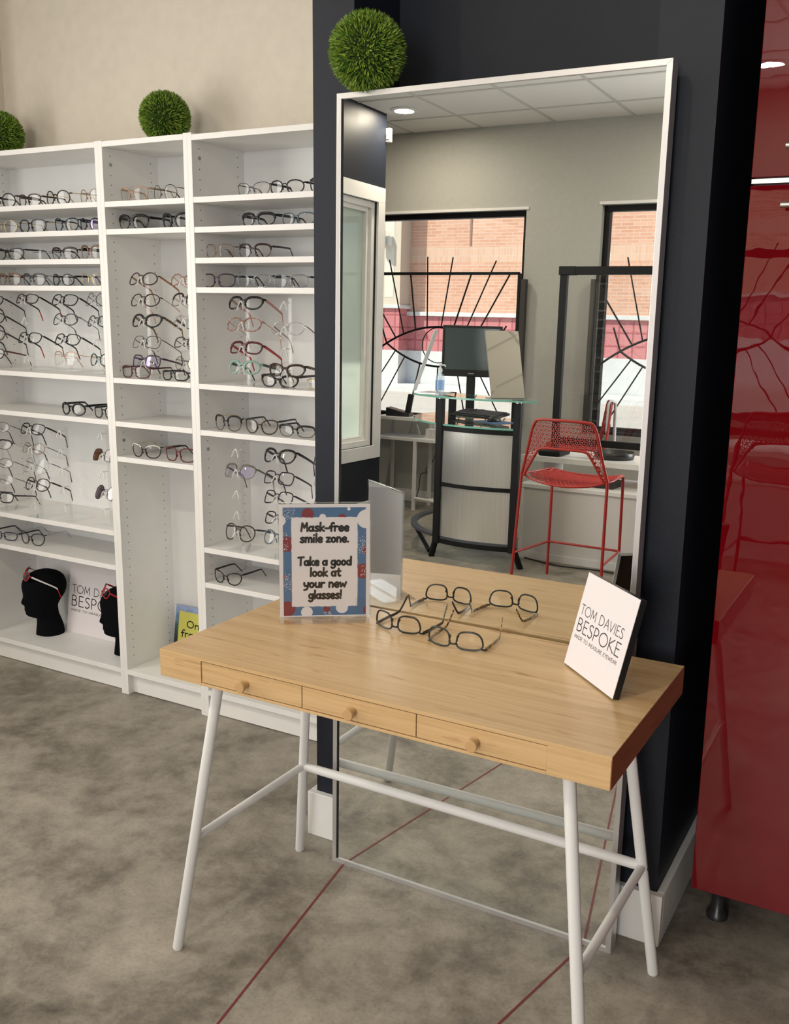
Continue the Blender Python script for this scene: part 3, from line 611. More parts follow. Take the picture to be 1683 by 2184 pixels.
    ('k', 0.601, 0.012, 1.3193, 0.136, 0.042, 'square', 'burgundy', 'red', {'th': 3}, 'burgundy glasses with red temples', "third from top on the right bookcase's upper left acrylic stand"),
    ('k', 0.597, 0.012, 1.2517, 0.129, 0.044, 'round', 'mint', 'dgreen', {'th': 3}, 'mint green round glasses', "fourth from top on the right bookcase's upper left acrylic stand"),
    ('k', 0.781, 0.0, 1.386, 0.128, 0.044, 'panto', 'crystal', 'bronze', {}, 'clear angular glasses', "second from top on the right bookcase's upper middle acrylic stand"),
    ('k', 0.78, 0.0, 1.2517, 0.138, 0.04, 'cat', 'dbrown', 'tort', {'th': 3}, 'dark brown cat-eye glasses', "fourth from top on the right bookcase's upper middle acrylic stand"),
    ('k', 0.948, 0.0, 1.4628, 0.122, 0.037, 'cat', 'teal', 'teal', {'th': 3}, 'teal glasses', 'topmost on the upper stand half behind the blue column'),
    ('k', 0.952, 0.0, 1.3819, 0.12, 0.038, 'square', 'bronze', 'bronze', {}, 'brown glasses', 'second from top on the upper stand half behind the blue column'),
    ('k', 0.951, 0.0, 1.3261, 0.122, 0.035, 'square', 'orangebrown', 'bronze', {}, 'amber brown glasses', 'third from top on the upper stand half behind the blue column'),
    ('k', 0.951, 0.0, 1.2548, 0.121, 0.035, 'square', 'plum', 'plum', {}, 'dark purple glasses', 'fourth from top on the upper stand half behind the blue column'),
    ('s', 0.727, 0.03, 1.2136, 0.144, 0.042, 'cat', 'black', 'black', {'th': 3}, 'black cat-eye glasses', "leftmost standing on the right bookcase's stand shelf"),
    ('s', 0.888, 0.03, 1.2136, 0.106, 0.038, 'round', 'gold', 'gold', {'th': 1}, 'thin gold round glasses', "second from left standing on the right bookcase's stand shelf"),
    ('s', 0.508, 0.028, 1.0555, 0.116, 0.054, 'brow', 'black', 'gold', {}, 'black and gold browline glasses', "leftmost on the right bookcase's shelf between stand bays"),
    ('s', 0.651, 0.028, 1.0555, 0.131, 0.05, 'cat', 'dbrown', 'black', {}, 'dark brown cat-eye glasses', "second from left on the right bookcase's shelf between stand bays"),
    ('s', 0.796, 0.028, 1.0555, 0.147, 0.041, 'brow', 'black', 'black', {}, 'black browline glasses', "third from left on the right bookcase's shelf between stand bays"),
    ('k', 0.557, 0.02, 0.8977, 0.131, 0.048, 'brow', 'olive', 'olive', {'lens': 'violet'}, 'olive grey half-rim glasses', "second from top on the right bookcase's lower left acrylic stand"),
    ('k', 0.554, 0.02, 0.6762, 0.132, 0.055, 'panto', 'dbrown', 'plum', {}, 'brown round keyhole glasses', "fifth from top on the right bookcase's lower left acrylic stand"),
    ('k', 0.74, 0.0, 0.9687, 0.127, 0.048, 'cat', 'black', 'black', {'th': 3}, 'black cat-eye glasses', "topmost on the right bookcase's lower middle acrylic stand"),
    ('k', 0.738, 0.0, 0.898, 0.121, 0.043, 'rect', 'plum', 'plum', {}, 'dark plum rectangular glasses', "second from top on the right bookcase's lower middle acrylic stand"),
    ('k', 0.735, 0.0, 0.8308, 0.117, 0.044, 'rect', 'plum', 'plum', {}, 'slim dark plum glasses', "third from top on the right bookcase's lower middle acrylic stand"),
    ('k', 0.736, 0.0, 0.7605, 0.117, 0.042, 'square', 'dbrown', 'dbrown', {}, 'brown tortoiseshell glasses', "fourth from top on the right bookcase's lower middle acrylic stand"),
    ('k', 0.735, 0.0, 0.6888, 0.121, 0.048, 'round', 'tealgrey', 'tealgrey', {}, 'blue-grey round glasses', "fifth from top on the right bookcase's lower middle acrylic stand"),
    ('k', 0.936, 0.0, 0.976, 0.115, 0.035, 'square', 'gunmetal', 'gunmetal', {}, 'grey glasses', 'topmost on the lower stand half behind the blue column'),
    ('k', 0.935, 0.0, 0.9062, 0.117, 0.04, 'round', 'silver', 'silver', {'th': 1}, 'pale silver glasses', 'second from top on the lower stand half behind the blue column'),
    ('k', 0.935, 0.0, 0.8331, 0.118, 0.041, 'square', 'pinktort', 'pinktort', {}, 'pink tortoiseshell glasses', 'third from top on the lower stand half behind the blue column'),
    ('s', 0.495, 0.02, 0.511, 0.128, 0.046, 'cat', 'black', 'black', {'th': 2}, 'black metal glasses', "leftmost on the right bookcase's lowest shelf"),
]
STANDS = {}
for (kind, x, y, z, Wd, Hh, style, fc, tc, ex, look, where) in SPECS:
    grp = 'spectacles standing on the bookcase shelves' if kind == 's' else 'spectacles on the acrylic stands'
    e = empty('sunglasses' if 'sun' in ex.get('lens', '') else 'eyeglasses', (x, y, z), label=look+', '+where, cat='sunglasses' if 'sun' in ex.get('lens', '') else 'glasses', group=grp)
    if kind == 'k':
        shelf = 1.216 if z > 1.15 else 0.645
        room = z+0.8*Hh-shelf-0.006; th_ = 26.0
        while th_ > -4 and 0.132*math.sin(R(th_))+0.036*math.cos(R(th_)) > room: th_ -= 0.5
        e.rotation_euler = (R(-th_), 0, R(random.uniform(-2, 2)))
        e.location = (x, y-0.006, z+0.002)
        STANDS.setdefault((where.split(' on ', 1)[1] if ' on ' in where else where), []).append((x, y, z, Hh))
    else: e.rotation_euler = (0, 0, R(random.uniform(-4, 3)))
    spectacles(e, Wd, Hh*(1.0 if kind == 's' else 1.07), style, fc, tc, **ex)
# ---------------------------------------------------------------- clear acrylic spectacle stands
def stand(x, y, z0, top, levels, label):
    s = empty('eyeglass_display_stand', (x, y, z0), label=label, cat='display stand', group='clear acrylic spectacle stands')
    MB().box(-0.0042, 0.0042, -0.0042, 0.0042, 0.004, top-z0).build('post', M['acrylic'], s)
    MB().box(-0.045, 0.045, -0.035, 0.075, 0.0003, 0.004).build('base', M['acrylic'], s, bevel=0.0008)
    for zl in levels:      # bent inverted-V nose piece on a short arm
        q = MB(); zz = zl-z0
        q.tube(smooth_pts([(-0.0135,-0.036,zz-0.027),(-0.006,-0.033,zz-0.006),(0,-0.031,zz),(0.006,-0.033,zz-0.006),(0.0135,-0.036,zz-0.027)], 4), 0.0034, 6, flat=0.6)
        q.tube([(0,-0.031,zz-0.002),(0,-0.004,zz-0.004)], 0.0026, 6)
        q.build('nose_rest', M['noserest'], s)
    return s
def short(where):
    return where
for key, items in STANDS.items():
    xs = sum(i[0] for i in items)/len(items); yf = items[0][1]; zs = [i[2]+i[3]*0.62 for i in items]
    zmin = min(i[2] for i in items); base = 1.2150 if zmin > 1.1 else (0.644 if 'left bookcase' in key else 0.6395)
    if base > 1.1: base = 1.2136 if ('right' in key or 'column' in key) else (1.2146 if 'middle bookcase' in key else 1.215)
    step = 0.0725; top = max(zs)
    lv = sorted(set([round(z, 3) for z in zs]))
    full = list(lv); z = top
    full = [top0 for top0 in lv]
    want = [ (1.49 if base > 1.1 else 0.998) - k*step for k in range(5) ]
    for wz in want:
        if all(abs(wz-q) > 0.04 for q in full) and wz > base+0.03: full.append(wz)
    yb = min(yf+0.03, 0.19)
    txt = {'the upper first':'leftmost clear acrylic stand in the upper rack bay of the left bookcase','the upper second':'second clear acrylic stand in the upper rack bay of the left bookcase',
      'the upper third':'third clear acrylic stand in the upper rack bay of the left bookcase','the upper fourth':'fourth clear acrylic stand in the upper rack bay, against the bookcase upright',
      'the lower first':'leftmost clear acrylic stand in the lower rack bay of the left bookcase','the lower second':'second clear acrylic stand in the lower rack bay of the left bookcase',
      'the lower fourth':'clear acrylic stand holding the two pairs of sunglasses','the middle bookcase\'s left':'left clear acrylic stand in the middle bookcase',
      'the middle bookcase\'s right':'right clear acrylic stand in the middle bookcase','the right bookcase\'s upper left':'clear acrylic stand with the red-templed glasses in the right bookcase',
      'the right bookcase\'s upper middle':'half empty clear acrylic stand behind the black cat-eye glasses','the upper stand':'clear acrylic stand half hidden by the navy column, upper bay',
      'the right bookcase\'s lower left':'nearly empty clear acrylic stand in the right bookcase\'s lower bay','the right bookcase\'s lower middle':'clear acrylic stand just behind the framed smile sign',
      'the lower stand':'clear acrylic stand half hidden by the navy column, lower bay'}
    lab = next((v for k, v in txt.items() if key.startswith(k)), 'clear acrylic spectacle stand, '+key)
    stand(xs, yb, base+0.0002, max(full)+0.012, [q for q in full], lab)
stand(-0.301, 0.055, 0.6442, 1.01, [0.998-0.0725*k for k in range(5)], 'empty clear acrylic stand left of the sunglasses stand')
# ---------------------------------------------------------------- topiary balls
def topiary():
    rnd = random.Random(7); fo = MB(); N = 1500; ga = PI*(3-math.sqrt(5)); R0 = 0.0795
    for i in range(N):
        z = 1-2*(i+0.5)/N; rr = math.sqrt(1-z*z); d = Vector((rr*math.cos(ga*i), rr*math.sin(ga*i), z))
        t = d.orthogonal().normalized(); q = d.cross(t)
        for k in range(4):
            a = rnd.uniform(0, 2*PI); sp = rnd.uniform(0.15, 0.75); L = rnd.uniform(0.012, 0.021); wd = rnd.uniform(0.0011, 0.0019)
            side = t*math.cos(a)+q*math.sin(a); ax = (d+side*sp).normalized(); w = ax.cross(side).normalized()*wd
            b0 = d*(R0-0.006)+side*0.001; mid = b0+ax*L*0.55+d*0.001; tipp = b0+ax*L
            fo.add([b0-w*0.6, b0+w*0.6, mid+w, tipp, mid-w], [(0,1,2,3,4)], rnd.choice((0,0,1,1,2)), False)
    return fo
def leafmat(nm, c):
    m = pm(nm, c, 0.45); n, l, b = nodes(m); b.inputs['Subsurface Weight'].default_value = 0.0; return m
tb = empty('topiary_ball', (1.4045, -0.52, 2.0425), label='green artificial topiary ball perched on the tall mirror\'s top corner', cat='topiary ball', group='artificial topiary balls')
topiary().build('foliage', [leafmat('leaf_green', (0.15,0.27,0.022)), leafmat('leaf_lime', (0.30,0.42,0.06)), leafmat('leaf_deep', (0.055,0.13,0.012))], tb)
MB().lathe([(0.0,-0.0775)]+[(0.0775*math.cos(R(a)), 0.0775*math.sin(R(a))) for a in range(-80, 81, 10)]+[(0.0,0.0775)], 24).build('core', pm('dark_green_core', (0.012,0.035,0.004), 0.9), tb)
for (x, y, z, r, lab) in ((0.176, 0.145, 2.106, 1.4, 'green artificial topiary ball on top of the narrow middle bookcase'), (-0.667, 0.145, 2.106, 2.7, 'green artificial topiary ball cut by the photo edge, on the left bookcase')):
    o = copy_tree(tb); o.location = (x, y, z); o.rotation_euler = (0.4, 0.2, r); o['label'] = lab
# ---------------------------------------------------------------- stroke lettering (flat printed ink)
def arc(cx, cy, rx, ry, a0, a1, n=14): return [(cx+rx*math.cos(R(a0+(a1-a0)*i/n)), cy+ry*math.sin(R(a0+(a1-a0)*i/n))) for i in range(n+1)]
HAND = {   # rounded hand lettering: advance width, strokes
 'M':(.80,[[(.07,.02),(.16,.93),(.38,.40),(.62,.95),(.70,.02)]]), 'T':(.70,[[(.04,.92),(.66,.96)],[(.34,.93),(.33,.03)]]),
 'a':(.62,[arc(.27,.29,.20,.25,30,385),[(.50,.56),(.50,.04)]]), 's':(.52,[smooth_pts([(.44,.52,0),(.28,.57,0),(.12,.48,0),(.20,.34,0),(.38,.24,0),(.40,.09,0),(.24,.01,0),(.07,.08,0)],4)]),
 'k':(.58,[[(.10,.98),(.09,.02)],[(.46,.55),(.14,.27),(.50,.03)]]), '-':(.46,[[(.03,.33),(.43,.33)]]),
 'f':(.46,[smooth_pts([(.46,.88,0),(.34,.95,0),(.22,.82,0),(.20,.55,0),(.20,.02,0)],4),[(.04,.52),(.40,.54)]]), 'r':(.48,[[(.11,.57),(.11,.03)],smooth_pts([(.11,.36,0),(.24,.54,0),(.42,.53,0)],4)]),
 'e':(.57,[smooth_pts([(.10,.28,0),(.44,.33,0),(.44,.49,0),(.28,.57,0),(.11,.44,0),(.09,.22,0),(.20,.05,0),(.36,.02,0),(.48,.11,0)],4)]),
 'm':(.86,[[(.10,.57),(.10,.03)],smooth_pts([(.10,.38,0),(.24,.56,0),(.38,.50,0),(.42,.30,0),(.42,.03,0)],4),smooth_pts([(.42,.38,0),(.56,.56,0),(.70,.50,0),(.74,.30,0),(.74,.03,0)],4)]),
 'i':(.26,[[(.12,.56),(.12,.03)],[(.12,.83),(.13,.84)]]), 'l':(.26,[[(.12,.98),(.12,.03)]]), 'z':(.54,[[(.07,.54),(.44,.54),(.08,.05),(.48,.06)]]),
 'o':(.58,[arc(.28,.29,.20,.26,0,360)]), 'n':(.60,[[(.11,.57),(.11,.03)],smooth_pts([(.11,.38,0),(.26,.56,0),(.42,.50,0),(.47,.30,0),(.47,.03,0)],4)]),
 '.':(.26,[[(.11,.05),(.12,.06)]]), 'g':(.62,[arc(.28,.31,.20,.24,0,360),smooth_pts([(.50,.56,0),(.51,.0,0),(.42,-.24,0),(.22,-.30,0),(.08,-.20,0)],4)]), 'd':(.64,[arc(.28,.29,.20,.25,0,360),[(.53,.98),(.53,.03)]]),
 't':(.46,[smooth_pts([(.21,.86,0),(.20,.4,0),(.22,.12,0),(.32,.03,0),(.42,.06,0)],4),[(.04,.56),(.42,.58)]]), 'y':(.58,[smooth_pts([(.08,.56,0),(.10,.30,0),(.22,.17,0),(.42,.24,0)],4),smooth_pts([(.50,.57,0),(.46,.10,0),(.34,-.20,0),(.10,-.27,0)],4)]),
 'u':(.60,[smooth_pts([(.10,.56,0),(.10,.22,0),(.22,.04,0),(.40,.10,0),(.48,.24,0)],4),[(.48,.57),(.49,.03)]]), 'w':(.76,[[(.07,.56),(.18,.05),(.36,.42),(.52,.05),(.68,.57)]]), '!':(.26,[[(.15,.98),(.12,.30)],[(.11,.05),(.12,.06)]]), ' ':(.34,[]),
 'c':(.54,[arc(.30,.29,.20,.25,50,310)]), 'O':(.86,[arc(.42,.49,.35,.44,0,360,22)]),}
CAPS = {   # light humanist capitals
 'T':(.64,[[(.02,1),(.60,1)],[(.31,1),(.31,0)]]), 'O':(1.0,[arc(.49,.5,.44,.5,0,360,28)]), 'M':(.92,[[(.07,0),(.14,1),(.46,.22),(.78,1),(.85,0)]]), ' ':(.40,[]),
 'D':(.86,[[(.08,0),(.08,1)],[(.08,1),(.26,1)]+arc(.26,.5,.50,.5,90,-90,18)+[(.08,0)]]), 'A':(.72,[[(.02,0),(.36,1),(.70,0)],[(.15,.36),(.57,.36)]]), 'V':(.70,[[(.02,1),(.35,0),(.68,1)]]),
 'I':(.24,[[(.12,0),(.12,1)]]), 'E':(.58,[[(.50,1),(.08,1),(.08,0),(.52,0)],[(.08,.53),(.44,.53)]]), 'S':(.56,[smooth_pts([(.47,.90,0),(.30,1.0,0),(.10,.86,0),(.14,.64,0),(.36,.47,0),(.49,.26,0),(.36,.03,0),(.18,.0,0),(.06,.10,0)],5)]),
 'B':(.64,[[(.08,0),(.08,1)],[(.08,1),(.26,1)]+arc(.26,.77,.22,.23,90,-90,12)+[(.08,.54)],[(.08,.54),(.28,.54)]+arc(.28,.27,.28,.27,90,-90,12)+[(.08,0)]]),
 'P':(.60,[[(.08,0),(.08,1)],[(.08,1),(.24,1)]+arc(.24,.72,.28,.28,90,-90,14)+[(.08,.44)]]), 'K':(.68,[[(.08,0),(.08,1)],[(.56,1),(.08,.50),(.64,0)]]),
 'U':(.80,[[(.08,1),(.08,.32)]+arc(.38,.30,.30,.30,180,360,14)+[(.68,1)]]), 'R':(.66,[[(.08,0),(.08,1)],[(.08,1),(.24,1)]+arc(.24,.74,.26,.26,90,-90,14)+[(.08,.48)],[(.28,.48),(.62,0)]]),
 'Y':(.66,[[(.02,1),(.33,.48),(.64,1)],[(.33,.48),(.33,0)]]), 'W':(1.06,[[(.02,1),(.28,0),(.53,.92),(.78,0),(1.04,1)]]),}
def text_width(font, s, sp=0.0): return sum(font[c][0]+sp for c in s)-sp
def lettering(mb, font, s, ox, oz, size, weight, y=0.0, width=None, align='l', sp=0.0, mirror=False, xs=1.0, slant=0.0):
    """adds printed strokes in the local x-z plane facing -y; width fits the line to that width"""
    tw = text_width(font, s, sp)*size*xs
    if width: xs = xs*width/tw; tw = width
    x = ox if align == 'l' else ox-tw/2
    for ch in s:
        adv, strokes = font[ch]
        for st in strokes:
            P = [(x+(q[0]+slant*q[1])*size*xs, oz+q[1]*size) for q in st]
            if mirror: P = [(2*ox+(0 if align != 'l' else tw)-px, pz) for px, pz in P]
            h = weight/2
            for i, (px, pz) in enumerate(P):      # round joints
                mb.add([(px+h*math.cos(k*PI/6), y, pz+h*math.sin(k*PI/6)) for k in range(12)], [tuple(range(12))])
                if i:
                    qx, qz = P[i-1]; dx, dz = px-qx, pz-qz; L = math.hypot(dx, dz)
                    if L > 1e-6:
                        nx, nz = -dz/L*h, dx/L*h
                        mb.add([(qx-nx,y,qz-nz),(px-nx,y,pz-nz),(px+nx,y,pz+nz),(qx+nx,y,qz+nz)], [(0,1,2,3)])
        x += (adv+sp)*size*xs

# ---------------------------------------------------------------- writing desk
dk = empty('writing_desk', (1.20355, -1.04646, 0), (0, 0, -0.004248), label='bamboo writing desk with three small drawers and splayed white steel legs', cat='desk')
zt, zb = 0.7395, 0.6775; DW, DD = 1.02, 0.4975
t = MB(); t.box(0, DW, 0, DD, 0.7325, zt); t.box(0, 0.1165, 0, DD, zb, 0.7325); t.box(0.9035, DW-0.0009, 0, DD, zb, 0.7325); t.box(0.1165, 0.9035, 0, DD, zb, 0.6835); t.box(0.1165, 0.9035, DD-0.02, DD, 0.6835, 0.7325)
t.build('desk_top', M['bamboo'], dk, bevel=0.0007)
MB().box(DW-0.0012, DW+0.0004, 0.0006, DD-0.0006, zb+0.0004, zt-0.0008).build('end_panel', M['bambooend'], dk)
for i in range(3):
    x0 = 0.1181+0.2624*i; dr = MB().box(x0, x0+0.2602, 0.0012, 0.42, 0.6851, 0.7310).build('drawer', M['bamboo'], dk, bevel=0.0006)
    xm = x0+0.1215+0.0015*i
    MB().lathe([(0.0062,0),(0.0066,0.006),(0.0092,0.015),(0.0116,0.021),(0.0116,0.0245),(0.0109,0.0252)], 22, M=Matrix.Translation((xm, 0.0008, 0.7065)) @ Matrix.Rotation(R(90), 4, 'X')).build('knob', M['knob'], dr)
LG = {'fl':((0.0145,0.0035),(0.115,0.0615)), 'fr':((1.006,0.0035),(0.9235,0.0615)), 'bl':((0.0145,0.4895),(0.096,0.4265)), 'br':((1.008,0.4795),(0.9145,0.4265))}
def legpt(k, z): (a, b), (c, d) = LG[k]; s = z/0.678; return (a+(c-a)*s, b+(d-b)*s, z)
for k in LG:
    MB().tube([legpt(k, 0.0), legpt(k, 0.004), legpt(k, 0.6774)], [0.0105, 0.0122, 0.0122], 20).build('leg', M['legwhite'], dk)
zs = 0.272
MB().tube([legpt('fl', zs+0.012), legpt('bl', zs+0.0)], 0.0098, 16).build('stretcher', M['legwhite'], dk)
MB().tube([legpt('fr', zs+0.012), legpt('br', zs+0.0)], 0.0098, 16).build('stretcher', M['legwhite'], dk)
bs = MB().tube([legpt('bl', zs), legpt('br', zs)], 0.0118, 16).build('stretcher', M['legwhite'], dk)
p = legpt('br', zs); MB().lathe([(0.0,0.0),(0.005,0.0),(0.005,0.0025)], 12, M=Matrix.Translation((p[0]+0.0125, p[1]+0.002, p[2]-0.004)) @ Matrix.Rotation(R(90), 4, 'Y')).build('bolt', M['blackplastic'], bs)
# ---------------------------------------------------------------- sign in an acrylic holder
sg = empty('sign_holder', (1.3039, -0.7437, 0.7398), (0, 0, 0.6117), label='clear acrylic sign holder with the red, white and blue smile zone notice', cat='sign')
SW, SH = 0.2155, 0.2771
MB().box(-0.0015, SW+0.0015, -0.0028, -0.0008, 0.003, SH+0.0075).box(-0.0015, SW+0.0015, 0.0008, 0.0028, 0.003, SH+0.0075).build('acrylic_pocket', M['acrylic'], sg, bevel=0.0005)
MB().box(-0.0015, SW+0.0015, -0.0478, 0.05, 0.0, 0.003).build('acrylic_foot', M['acrylic'], sg, bevel=0.0008)
MB().box(-0.0015, SW+0.0015, -0.0029, 0.0029, SH+0.0065, SH+0.0079).box(SW+0.0009, SW+0.0021, -0.0029, 0.0029, 0.003, SH+0.0079).build('acrylic_edge', M['acrylicedge'], sg)
pp = MB().box(0, SW, -0.0003, 0.0003, 0.0035, SH+0.0035).build('notice', M['paper'], sg)
def P2(u, v): return (u*SW, 0.0035+v*SH)
blue = pm('poster_blue_ink', (0.060,0.150,0.300), 0.55); redi = pm('poster_red_ink', (0.21,0.014,0.024), 0.55)
U0, U1, V0, V1 = 0.043, 0.958, 0.010, 0.971; I0, I1, J0, J1 = 0.136, 0.862, 0.092, 0.884
rnd = random.Random(3)
def flat(mb, pts, y): mb.add([(x, y, z) for x, z in pts], [tuple(range(len(pts)))])
q = MB()
for (a, b, c, d) in ((U0,U1,V0,J0),(U0,U1,J1,V1),(U0,I0,J0,J1),(I1,U1,J0,J1)):
    (x0, z0), (x1, z1) = P2(a, c), P2(b, d); flat(q, [(x0,z0),(x1,z0),(x1,z1),(x0,z1)], -0.00042)
q.build('border_print', blue, pp)
def disc(mb, u, v, r, y, sq=1.0, clip=True):
    cx, cz = P2(u, v); (x0, z0), (x1, z1) = P2(U0, V0), P2(U1, V1); pts = []
    for k in range(40):
        x = cx+r*math.cos(k*PI/20); z = cz+r*sq*math.sin(k*PI/20)
        if clip: x = min(max(x, x0), x1); z = min(max(z, z0), z1)
        else: x = min(max(x, 0.0003), SW-0.0003); z = min(max(z, 0.0038), SH+0.003)
        pts.append((x, z))
    flat(mb, pts, y)
q = MB()
for u, v, r in ((0.316,0.914,0.0145),(0.090,0.652,0.0187),(0.030,0.365,0.0075),(0.083,0.072,0.0190),(0.521,0.064,0.0080),(0.925,0.405,0.0183),(0.975,0.593,0.0125),(0.985,0.052,0.0120),(0.691,0.880,0.0095)): disc(q, u, v, r, -0.00046)
q.build('red_dots', redi, pp)
q = MB()      # torn-edged paper-white centre
pts = []
for a, b in (((I0,J0),(I1,J0)),((I1,J0),(I1,J1)),((I1,J1),(I0,J1)),((I0,J1),(I0,J0))):
    for k in range(22):
        s = k/22; u = a[0]+(b[0]-a[0])*s+rnd.uniform(-0.005,0.005); v = a[1]+(b[1]-a[1])*s+rnd.uniform(-0.004,0.004); pts.append(P2(u, v))
flat(q, pts, -0.00050)
for u, v, r in ((0.012,0.858,0.0135),(0.299,0.040,0.0140),(0.690,0.078,0.0145),(0.962,0.868,0.0230),(0.766,0.957,0.0040),(0.479,0.886,0.0080)): disc(q, u, v, r, -0.00054, clip=False) if u < 0.9 and u > 0.05 else disc(q, u, v, r, -0.00054, clip=False)
q.build('white_shapes', M['paper'], pp)
q = MB(); q2 = MB()
for (u0, u1, v0, v1, n, tgt) in ((0.05,0.175,0.845,0.965,60,q),(0.05,0.09,0.69,0.76,14,q),(0.052,0.125,0.235,0.39,58,q),(0.868,0.955,0.555,0.72,56,q),(0.90,0.955,0.355,0.46,26,q),(0.052,0.10,0.60,0.70,20,q),(0.48,0.57,0.012,0.045,26,q),(0.84,0.955,0.03,0.16,60,q2),(0.945,0.958,0.94,0.965,4,q)):
    for k in range(n): disc(tgt, rnd.uniform(u0,u1), rnd.uniform(v0,v1), 0.00075, -0.00058)
q.build('white_specks', M['paper'], pp); q2.build('blue_specks', pm('poster_dark_blue_ink', (0.03,0.08,0.20), 0.55), pp)
q = MB()
for s, u0, u1, v in (('Mask-free',0.231,0.772,0.760),('smile zone.',0.222,0.773,0.662),('Take a good',0.196,0.800,0.457),('look at',0.327,0.678,0.360),('your new',0.256,0.744,0.260),('glasses!',0.311,0.689,0.158)):
    x0, z0 = P2(u0, v); x1, _ = P2(u1, v); k = 0.0215
    lettering(q, HAND, s, x0+0.0012, z0+0.0007, k, 0.0052, -0.00062, width=x1-x0-0.0015, slant=0.04)
q.build('lettering', M['ink'], pp)
# ---------------------------------------------------------------- white logo block on the desk
X = Vector((math.cos(-0.7519), math.sin(-0.7519), 0)); N = Vector((math.sin(-0.7519), -math.cos(-0.7519), 0)); L = 0.2413
UP = Vector((0,0,math.cos(L)))-N*math.sin(L); BK = -(N*math.cos(L)+Vector((0,0,math.sin(L))))
bl = empty('logo_block', (2.0001, -0.6764, 0.7437), label='white logo block with black edges leaning back on the desk\'s right side', cat='sign')
bl.matrix_world = Matrix(((X.x,BK.x,UP.x,2.0001),(X.y,BK.y,UP.y,-0.6764),(X.z,BK.z,UP.z,0.7434),(0,0,0,1)))
bw, bh, bt = 0.2047, 0.2014, 0.0156
fc = MB().box(0, bw, 0, 0.0012, 0, bh).build('front_panel', M['paper'], bl)
e = MB(); q = 0.0026
e.box(0, bw, 0.0012, bt, bh-q, bh).box(0, bw, 0.0012, bt, 0, q).box(0, q, 0.0012, bt, q, bh-q).box(bw-q, bw, 0.0012, bt, q, bh-q).box(q, bw-q, 0.0012, 0.0030, q, bh-q)
e.build('edge_frame', pm('black_wrapped_edge', (0.010,0.010,0.011), 0.4), bl)
e = MB(); e.tube([(bw*0.5, bt*0.4, bh*0.62), (bw*0.5, 0.0525, 0.0085)], 0.003, 8); e.build('rear_prop', M['blackplastic'], bl)
def logo(parent, w, h, y=-0.0003, ink=None):
    q = MB()
    for s, u0, u1, v0, v1, wt in (('TOM DAVIES',0.045,0.895,0.567,0.667,0.0088),('BESPOKE',0.052,0.912,0.388,0.520,0.0125),('MADE TO MEASURE EYEWEAR',0.055,0.909,0.309,0.344,0.0048)):
        lettering(q, CAPS, s, u0*w, v0*h, (v1-v0)*h, wt*w, y, width=(u1-u0)*w, sp=0.06)
    q.build('lettering', ink or M['inkgrey'], parent)
logo(fc, bw, bh)
# ---------------------------------------------------------------- two pairs of glasses lying upside down on the desk
for (xa, ya, xb, yb, Hh, style, fcn, tcn, th, lab, tl) in ((1.526,-0.679,1.653,-0.690,0.044,'way','black','black',2,'black glasses lying upside down on the desk right of the smile sign',0.118), (1.689,-0.720,1.825,-0.716,0.045,'way','blackgreen','tort',2,'dark green glasses with tortoiseshell temples lying upside down on the desk',0.118)):
    e = empty('eyeglasses', label=lab, cat='glasses', group='glasses lying on the desk')
    Wd = math.hypot(xb-xa, yb-ya); yaw = math.atan2(yb-ya, xb-xa)
    e.matrix_world = Matrix.Translation(((xa+xb)/2, (ya+yb)/2-0.002, 0.7402+Hh*0.995+0.0008)) @ Matrix.Rotation(yaw, 4, 'Z') @ Matrix.Rotation(R(1.5), 4, 'X') @ Matrix.Rotation(PI, 4, 'Y')
    spectacles(e, Wd, Hh, style, fcn, tcn, th, tl=tl, zk=0.93, tw=0.0040)
# ---------------------------------------------------------------- foot of the bookcases: heads, placard, poster
def head(parent):
    sec = [(0.000,.044,-.076,.058),(0.012,.043,-.0755,.057),(0.030,.040,-.075,.055),(0.060,.036,-.066,.050),(0.078,.036,-.060,.050),(0.083,.066,-.058,.052),(0.092,.0785,-.056,.056),(0.105,.078,-.055,.060),(0.113,.079,-.0545,.062),(0.120,.079,-.054,.064),(0.127,.078,-.055,.066),(0.134,.079,-.057,.067),(0.142,.080,-.061,.068),(0.152,.0805,-.067,.069),(0.163,.081,-.074,.070),(0.175,.082,-.084,.072),(0.195,.0875,-.093,.074),(0.220,.092,-.097,.075),(0.245,.086,-.093,.072),(0.263,.0735,-.084,.064),(0.277,.054,-.066,.050),(0.287,.028,-.040,.030),(0.290,.008,-.018,.012)]
    bumpz = {0.092:.004,0.105:.001,0.113:.008,0.120:.005,0.127:.007,0.134:.004,0.142:.022,0.152:.019,0.163:.012,0.175:.005}
    n = 36; vs = []; fs = []
    for z, f, b, hw in sec:
        c = (f+b)/2; a = (f-b)/2
        for j in range(n):
            t = 2*PI*j/n; tt = (t+PI) % (2*PI)-PI
            x = c+a*math.cos(t)+bumpz.get(z, 0)*math.exp(-(tt/0.16)**2); y = hw*math.sin(t)*(1-0.22*max(0, math.cos(t))**2)
            vs.append((x, y, z))
    for i in range(len(sec)-1):
        for j in range(n): a = i*n+j; b = i*n+(j+1) % n; fs.append((a, b, b+n, a+n))
    m = MB().add(vs, fs, 0, True); m.add([vs[j] for j in range(n)], [tuple(reversed(range(n)))]); m.add(vs[-n:], [tuple(range(n))])
    return m.build('head_form', M['foam'], parent, subsurf=1)
yaw = math.atan2(-0.78, -0.62)
